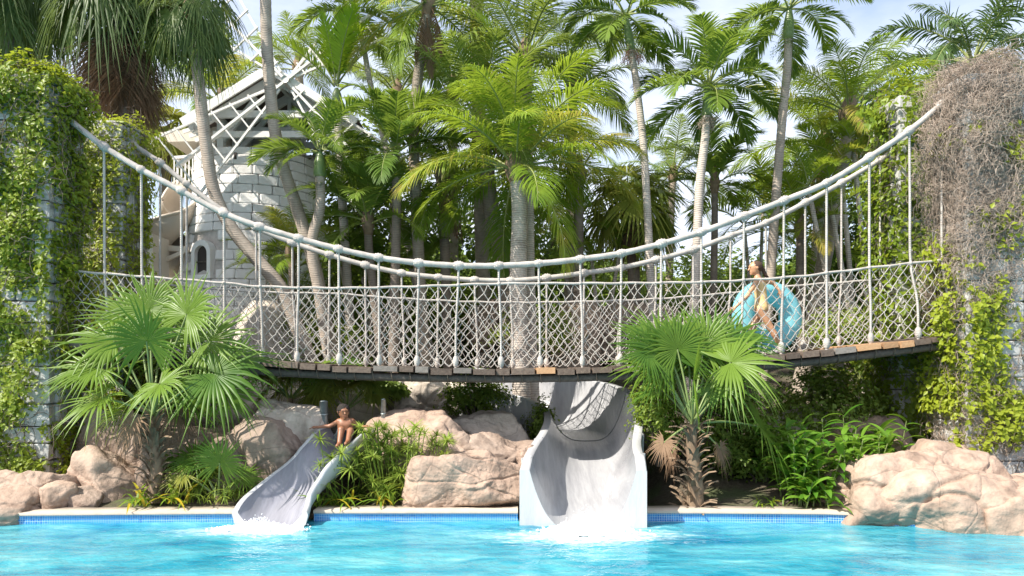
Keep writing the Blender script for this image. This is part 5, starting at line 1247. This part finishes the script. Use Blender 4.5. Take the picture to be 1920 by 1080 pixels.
def hand(s, wrist, d, palm_n, size, curl=.5, thumb=1):
    """palm and five fingers; d = pointing direction, palm_n = palm normal"""
    d = Vector(d).normalized(); pn = Vector(palm_n); pn = (pn-d*pn.dot(d)).normalized(); sd_ = d.cross(pn)*thumb; w = Vector(wrist); L = size
    s.cap(w, w+d*L*.45, L*.13, L*.16, .01); 
    for q in (-.16, .16): s.cap(w+d*L*.15+sd_*L*q*.7, w+d*L*.45+sd_*L*q, L*.1, L*.1, .008)
    for i, (u, l) in enumerate(((-.21, .40), (-.07, .5), (.08, .47), (.21, .38))):
        b = w+d*L*.46+sd_*L*u; d2 = (d+pn*curl*.6+sd_*u*.5).normalized(); m_ = b+d2*L*l*.55; d3 = (d+pn*curl*1.6+sd_*u*.4).normalized(); s.cap(b, m_, L*.055, L*.05, .003); s.cap(m_, m_+d3*L*l*.5, L*.05, L*.04, .003)
    b = w+d*L*.15-sd_*L*.15; t = (d*.6-sd_*.8+pn*.2).normalized(); s.cap(b, b+t*L*.25, L*.07, L*.055, .006); s.cap(b+t*L*.25, b+t*L*.25+(d*.9-sd_*.3+pn*.3).normalized()*L*.2, L*.053, L*.042, .004)
def head(s, c, r, fw, up=(0, 0, 1)):
    """head of radius r (about half its height), looking along fw"""
    f = Vector(fw).normalized(); u = Vector(up); u = (u-f*u.dot(f)).normalized(); sd_ = f.cross(u); c = Vector(c); Rm = np.array([tuple(sd_), tuple(f), tuple(u)]).T
    s.ell(c+u*r*.12, (r*.74, r*.86, r*.86), .01, Rm); s.ell(c+f*r*.18-u*r*.42, (r*.52, r*.56, r*.5), .02, Rm)
    s.cap(c+f*r*.82+u*r*.06, c+f*r*1.0-u*r*.22, r*.07, r*.12, .012)                      # nose
    s.cap(c+f*r*.70-u*r*.52-sd_*r*.14, c+f*r*.70-u*r*.52+sd_*r*.14, r*.09, r*.09, .008)    # lips
    s.cap(c+f*r*.62-u*r*.80, c+f*r*.62-u*r*.84, r*.15, r*.15, .03)                      # chin
    s.cap(c+f*r*.76+u*r*.27-sd_*r*.36, c+f*r*.82+u*r*.25+sd_*r*0, r*.05, r*.05, .02); s.cap(c+f*r*.76+u*r*.27+sd_*r*.36, c+f*r*.82+u*r*.25, r*.05, r*.05, .02)
    for q in (-1, 1): s.ell(c+sd_*q*r*.76-f*r*.02-u*r*.02, (r*.08, r*.15, r*.22), .006, Rm)
    return f, u, sd_
def eyes(e, c, r, f, u, sd_, off):
    b = MB(); V0, F0 = ICO[2]
    for q in (-1, 1): b.add(V0*np.array([r*.1, r*.06, r*.05])+np.array(c+f*r*.78+u*r*.08+sd_*q*r*.3)-np.array(off), F0)
    b.build('eyes', M['eye'], e, True)
    b = MB(); b.tube([c+f*r*.79-u*r*.52+sd_*r*q-Vector(off) for q in (-.17, 0, .17)], [r*.02, r*.045, r*.02], 6); b.build('lips', M['lip'], e, True)

# --- girl walking to the left on the bridge
GY = 11.75
A = lambda x, y, dy=0: at(x, y, GY+dy)
G = {'hd': A(1416, 503), 'nk': A(1420, 518), 'ch': A(1424, 536), 'wa': A(1427, 558), 'pe': A(1427, 577), 'sn': A(1419, 526, -.13), 'sf': A(1426, 526, .13), 'en': A(1402, 554, -.2), 'hn': A(1379, 576, -.2), 'ef': A(1450, 531, .24), 'hf': A(1462, 545, .2),
     'hipn': A(1424, 581, -.07), 'hipf': A(1431, 581, .07), 'kf': A(1410, 614, .05), 'af': A(1402, 650, .05), 'kn': A(1445, 615, -.08), 'an': A(1462, 649, -.08)}
zd = float(deckz(G['af'].x)); 
s = SDF([tuple(v) for v in G.values()]+[(G['hd'].x, GY, G['hd'].z+.12), (G['af'].x-.2, GY, zd-.02), (G['an'].x+.1, GY, zd)], .0085, .14)
P = G
s.cap(P['nk']+Vector((0, 0, -.03)), P['hd']+Vector((.02, 0, -.05)), .042, .042, .02)
for q in (-1, 1):
    y_ = Vector((0, q*.055, 0)); s.cap(P['ch']+y_, P['wa']+y_*.8, .085, .07, .03); s.cap(P['wa']+y_*.8, P['pe']+y_*1.1, .07, .088, .03)
s.cap(P['sn'], P['sf'], .045, .045, .03); s.cap(P['nk']+Vector((0, 0, -.03)), P['ch'], .05, .08, .04)
for sh, el, ha in (('sn', 'en', 'hn'), ('sf', 'ef', 'hf')):
    s.cap(P[sh], P[el], .042, .032, .02); s.cap(P[el], P[ha], .033, .022, .01)
hand(s, P['hn'], P['hn']-P['en']+Vector((0, 0, .02)), (.2, .6, -.6), .15, .5, 1); hand(s, P['hf'], (.3, 0, -.9), (-.5, -.5, 0), .15, .8, -1)
for hp, kn, an in (('hipf', 'kf', 'af'), ('hipn', 'kn', 'an')):
    s.cap(P[hp], P[kn], .085, .055, .03); s.cap(P[kn], P[kn].lerp(P[an], .35)+Vector((.012, 0, 0)), .053, .052, .015); s.cap(P[kn].lerp(P[an], .35)+Vector((.012, 0, 0)), P[an], .052, .033, .015)
ff = P['af']; s.cap(ff, Vector((ff.x+.02, ff.y, zd+.035)), .034, .035, .01); s.cap(Vector((ff.x+.02, ff.y, zd+.035)), Vector((ff.x-.14, ff.y, zd+.02)), .035, .022, .02)
hc = P['hd']; f_, u_, sd_ = head(s, hc, .118, (-1, -.06, -.04), (0, 0, 1))
GIRL = empty('person', (P['wa'].x, GY, zd), 'girl in yellow swimsuit striding left across the bridge', 'person'); off = GIRL.location
link('body', s.mesh('body', M['skin'], None, off), GIRL)
# swimsuit: shell over the torso
ax = np.array(P['ch']-P['pe']); ax /= np.linalg.norm(ax); tt = (s.G-np.array(P['pe'], np.float32))@ax.astype(np.float32); top_ = float(np.dot(np.array(P['ch']-P['pe']), ax))+.05
xr = s.G[..., 0]-P['pe'].x
arm = np.full(s.f.shape, 9., np.float32)
a_, b_ = np.array(P['sn'], np.float32), np.array(P['en'], np.float32); ab = b_-a_; t_ = np.clip(((s.G-a_)@ab)/(ab@ab), 0, 1); arm = np.linalg.norm(s.G-a_-t_[..., None]*ab, axis=-1)-.062
body = s.f-.006; leg = np.abs(xr)*.55-.02
f_s = np.maximum.reduce([body, tt-top_, -(tt+.045-leg), -arm, np.abs(s.G[..., 1]-GY)-.155])
link('swimsuit', s.mesh('swimsuit', M['suit'], f_s, off), GIRL)
sh = SDF([tuple(hc), tuple(hc+Vector((.2, 0, -.25)))], .008, .18); Rm = np.array([tuple(sd_), tuple(f_), tuple(u_)]).T
sh.ell(hc+u_*.118*.22-f_*.118*.2, (.118*.82, .118*.86, .118*.84), .01, Rm); sh.cap(hc-f_*.1+u_*.01, hc-f_*.135-u_*.03, .035, .03, .02); sh.cap(hc-f_*.135-u_*.03, hc-f_*.17-u_*.12, .03, .03, .01); sh.cap(hc-f_*.17-u_*.12, hc-f_*.24-u_*.19, .03, .01, .01)
sh.f = sh.f+(.006*fbm(sh.G*55, 2)).astype(np.float32); link('hair', sh.mesh('hair', M['hair'], None, off), GIRL); eyes(GIRL, hc, .118, f_, u_, sd_, off)
ss = SDF([(P['an'].x-.15, P['an'].y, zd), (P['an'].x+.15, P['an'].y, zd+.1)], .007, .1); an = P['an']; zd2 = float(deckz(an.x))
ss.cap(an+Vector((0, 0, -.01)), (an.x+.02, an.y, zd2+.05), .042, .045, .02); ss.cap((an.x+.035, an.y, zd2+.05), (an.x-.12, an.y, zd2+.035), .042, .034, .02)
link('shoe', ss.mesh('shoe', M['shoe'], None, off), GIRL)
sf_ = SDF([(ff.x-.2, ff.y, zd), (ff.x+.1, ff.y, zd+.1)], .007, .1); sf_.cap(Vector((ff.x+.03, ff.y, zd+.04)), Vector((ff.x-.13, ff.y, zd+.033)), .044, .034, .02); sf_.cap(ff, Vector((ff.x+.02, ff.y, zd+.05)), .04, .044, .02)
link('shoe', sf_.mesh('shoe', M['shoe'], None, off), GIRL)
# --- swim ring
rc = at(1438, 593, 12.15); RG = empty('swim_ring', rc, 'big translucent blue swim ring carried by the girl', 'swim ring')
nu, nv = 72, 20; V = []; g = np.random.default_rng(3)
for i in range(nu):
    a = i*2*math.pi/nu
    for j in range(nv):
        t = j*2*math.pi/nv; rr_ = .20*(1+.02*math.cos(a*24)*max(0, -math.cos(t)))
        rad = .43+rr_*math.cos(t); V.append((rad*math.cos(a), rr_*.78*math.sin(t), rad*math.sin(a)))
Fc = np.array([(i*nv+j, i*nv+(j+1) % nv, ((i+1) % nu)*nv+(j+1) % nv, ((i+1) % nu)*nv+j) for i in range(nu) for j in range(nv)])
o = link('ring_tube', mesh('ring_tube', V, Fc, M['vinyl'], smooth=True), RG); RG.rotation_euler = (R(-6), 0, R(8))
b = MB(); b.tube([(math.cos(t)*.63, 0, math.sin(t)*.63) for t in np.linspace(0, 2*math.pi, 60, endpoint=False)], .006, 5, closed=True); b.build('seam', M['vinyl'], RG)
b = MB(); b.tube([(.3, -.17, .3), (.31, -.2, .31)], [.02, .015], 10); b.build('valve', M['vinyl'], RG, True)

# --- boy sitting on the narrow slide
BY = 10.75
A = lambda x, y, dy=0: at(x, y, BY+dy)
P = {'hd': A(644, 772), 'nk': A(646, 785), 'ch': A(648, 796), 'wa': A(646, 812), 'pe': A(642, 822), 'sl': A(636, 790), 'sr': A(660, 789), 'el': A(618, 799, .02), 'hl': A(596, 801, .0), 'er': A(671, 799, .05), 'hr': A(681, 800, -.05),
     'pl': A(636, 825), 'pr': A(649, 825), 'kl': A(640, 806, -.33), 'al': A(636, 833, -.46), 'kr': A(657, 808, -.3), 'ar': A(652, 829, -.5)}
s = SDF([tuple(v) for v in P.values()], .0075, .15)
s.cap(P['nk'], P['hd'], .038, .04, .02)
for q in (-1, 1):
    x_ = Vector((q*.05, 0, 0)); s.cap(P['ch']+x_, P['wa']+x_*.85, .072, .062, .03); s.cap(P['wa']+x_*.85, P['pe']+x_*1.1, .062, .08, .03)
s.cap(P['sl'], P['sr'], .042, .042, .03); s.cap(P['nk'], P['ch'], .045, .07, .04)
for sh_, el, ha in (('sl', 'el', 'hl'), ('sr', 'er', 'hr')): s.cap(P[sh_], P[el], .040, .031, .02); s.cap(P[el], P[ha], .031, .021, .01)
hand(s, P['hl'], (-1, -.2, -.05), (0, 0, -1), .14, .3, 1); hand(s, P['hr'], (.9, -.3, .1), (0, 0, -1), .14, .3, -1)
for hp, kn, an in (('pl', 'kl', 'al'), ('pr', 'kr', 'ar')):
    s.cap(P[hp], P[kn], .075, .05, .02); s.cap(P[kn], P[an], .05, .032, .012); s.cap(P[an], P[an]+Vector((0, -.12, -.01)), .034, .026, .015)
hc = P['hd']; f_, u_, sd_ = head(s, hc, .112, (.45, -.9, -.05))
BOY = empty('person', tuple(P['pe']+Vector((0, 0, -.08))), 'shirtless boy in dark shorts sitting at the top of the narrow slide', 'person'); off = BOY.location
link('body', s.mesh('body', M['skind'], None, off), BOY)
fs_ = np.full(s.f.shape, 9., np.float32)
for a_, b_, ra in ((P['pe']+Vector((0, 0, .02)), P['pl'], .11), (P['pe']+Vector((0, 0, .02)), P['pr'], .11), (P['pl'], P['pl'].lerp(P['kl'], .72), .10), (P['pr'], P['pr'].lerp(P['kr'], .72), .10)):
    a_, b_ = np.array(a_, np.float32), np.array(b_, np.float32); ab = b_-a_; t_ = np.clip(((s.G-a_)@ab)/(ab@ab), 0, 1); fs_ = np.minimum(fs_, np.linalg.norm(s.G-a_-t_[..., None]*ab, axis=-1)-ra)
link('shorts', s.mesh('shorts', M['shorts'], np.maximum(s.f-.009, fs_), off), BOY)
sh = SDF([tuple(hc)], .008, .2); Rm = np.array([tuple(sd_), tuple(f_), tuple(u_)]).T
sh.ell(hc+u_*.112*.26-f_*.112*.13, (.112*.85, .112*.95, .112*.84), .01, Rm); sh.f = sh.f+(.010*fbm(sh.G*55, 2)).astype(np.float32); link('hair', sh.mesh('hair', M['hairb'], None, off), BOY); eyes(BOY, hc, .112, f_, u_, sd_, off)
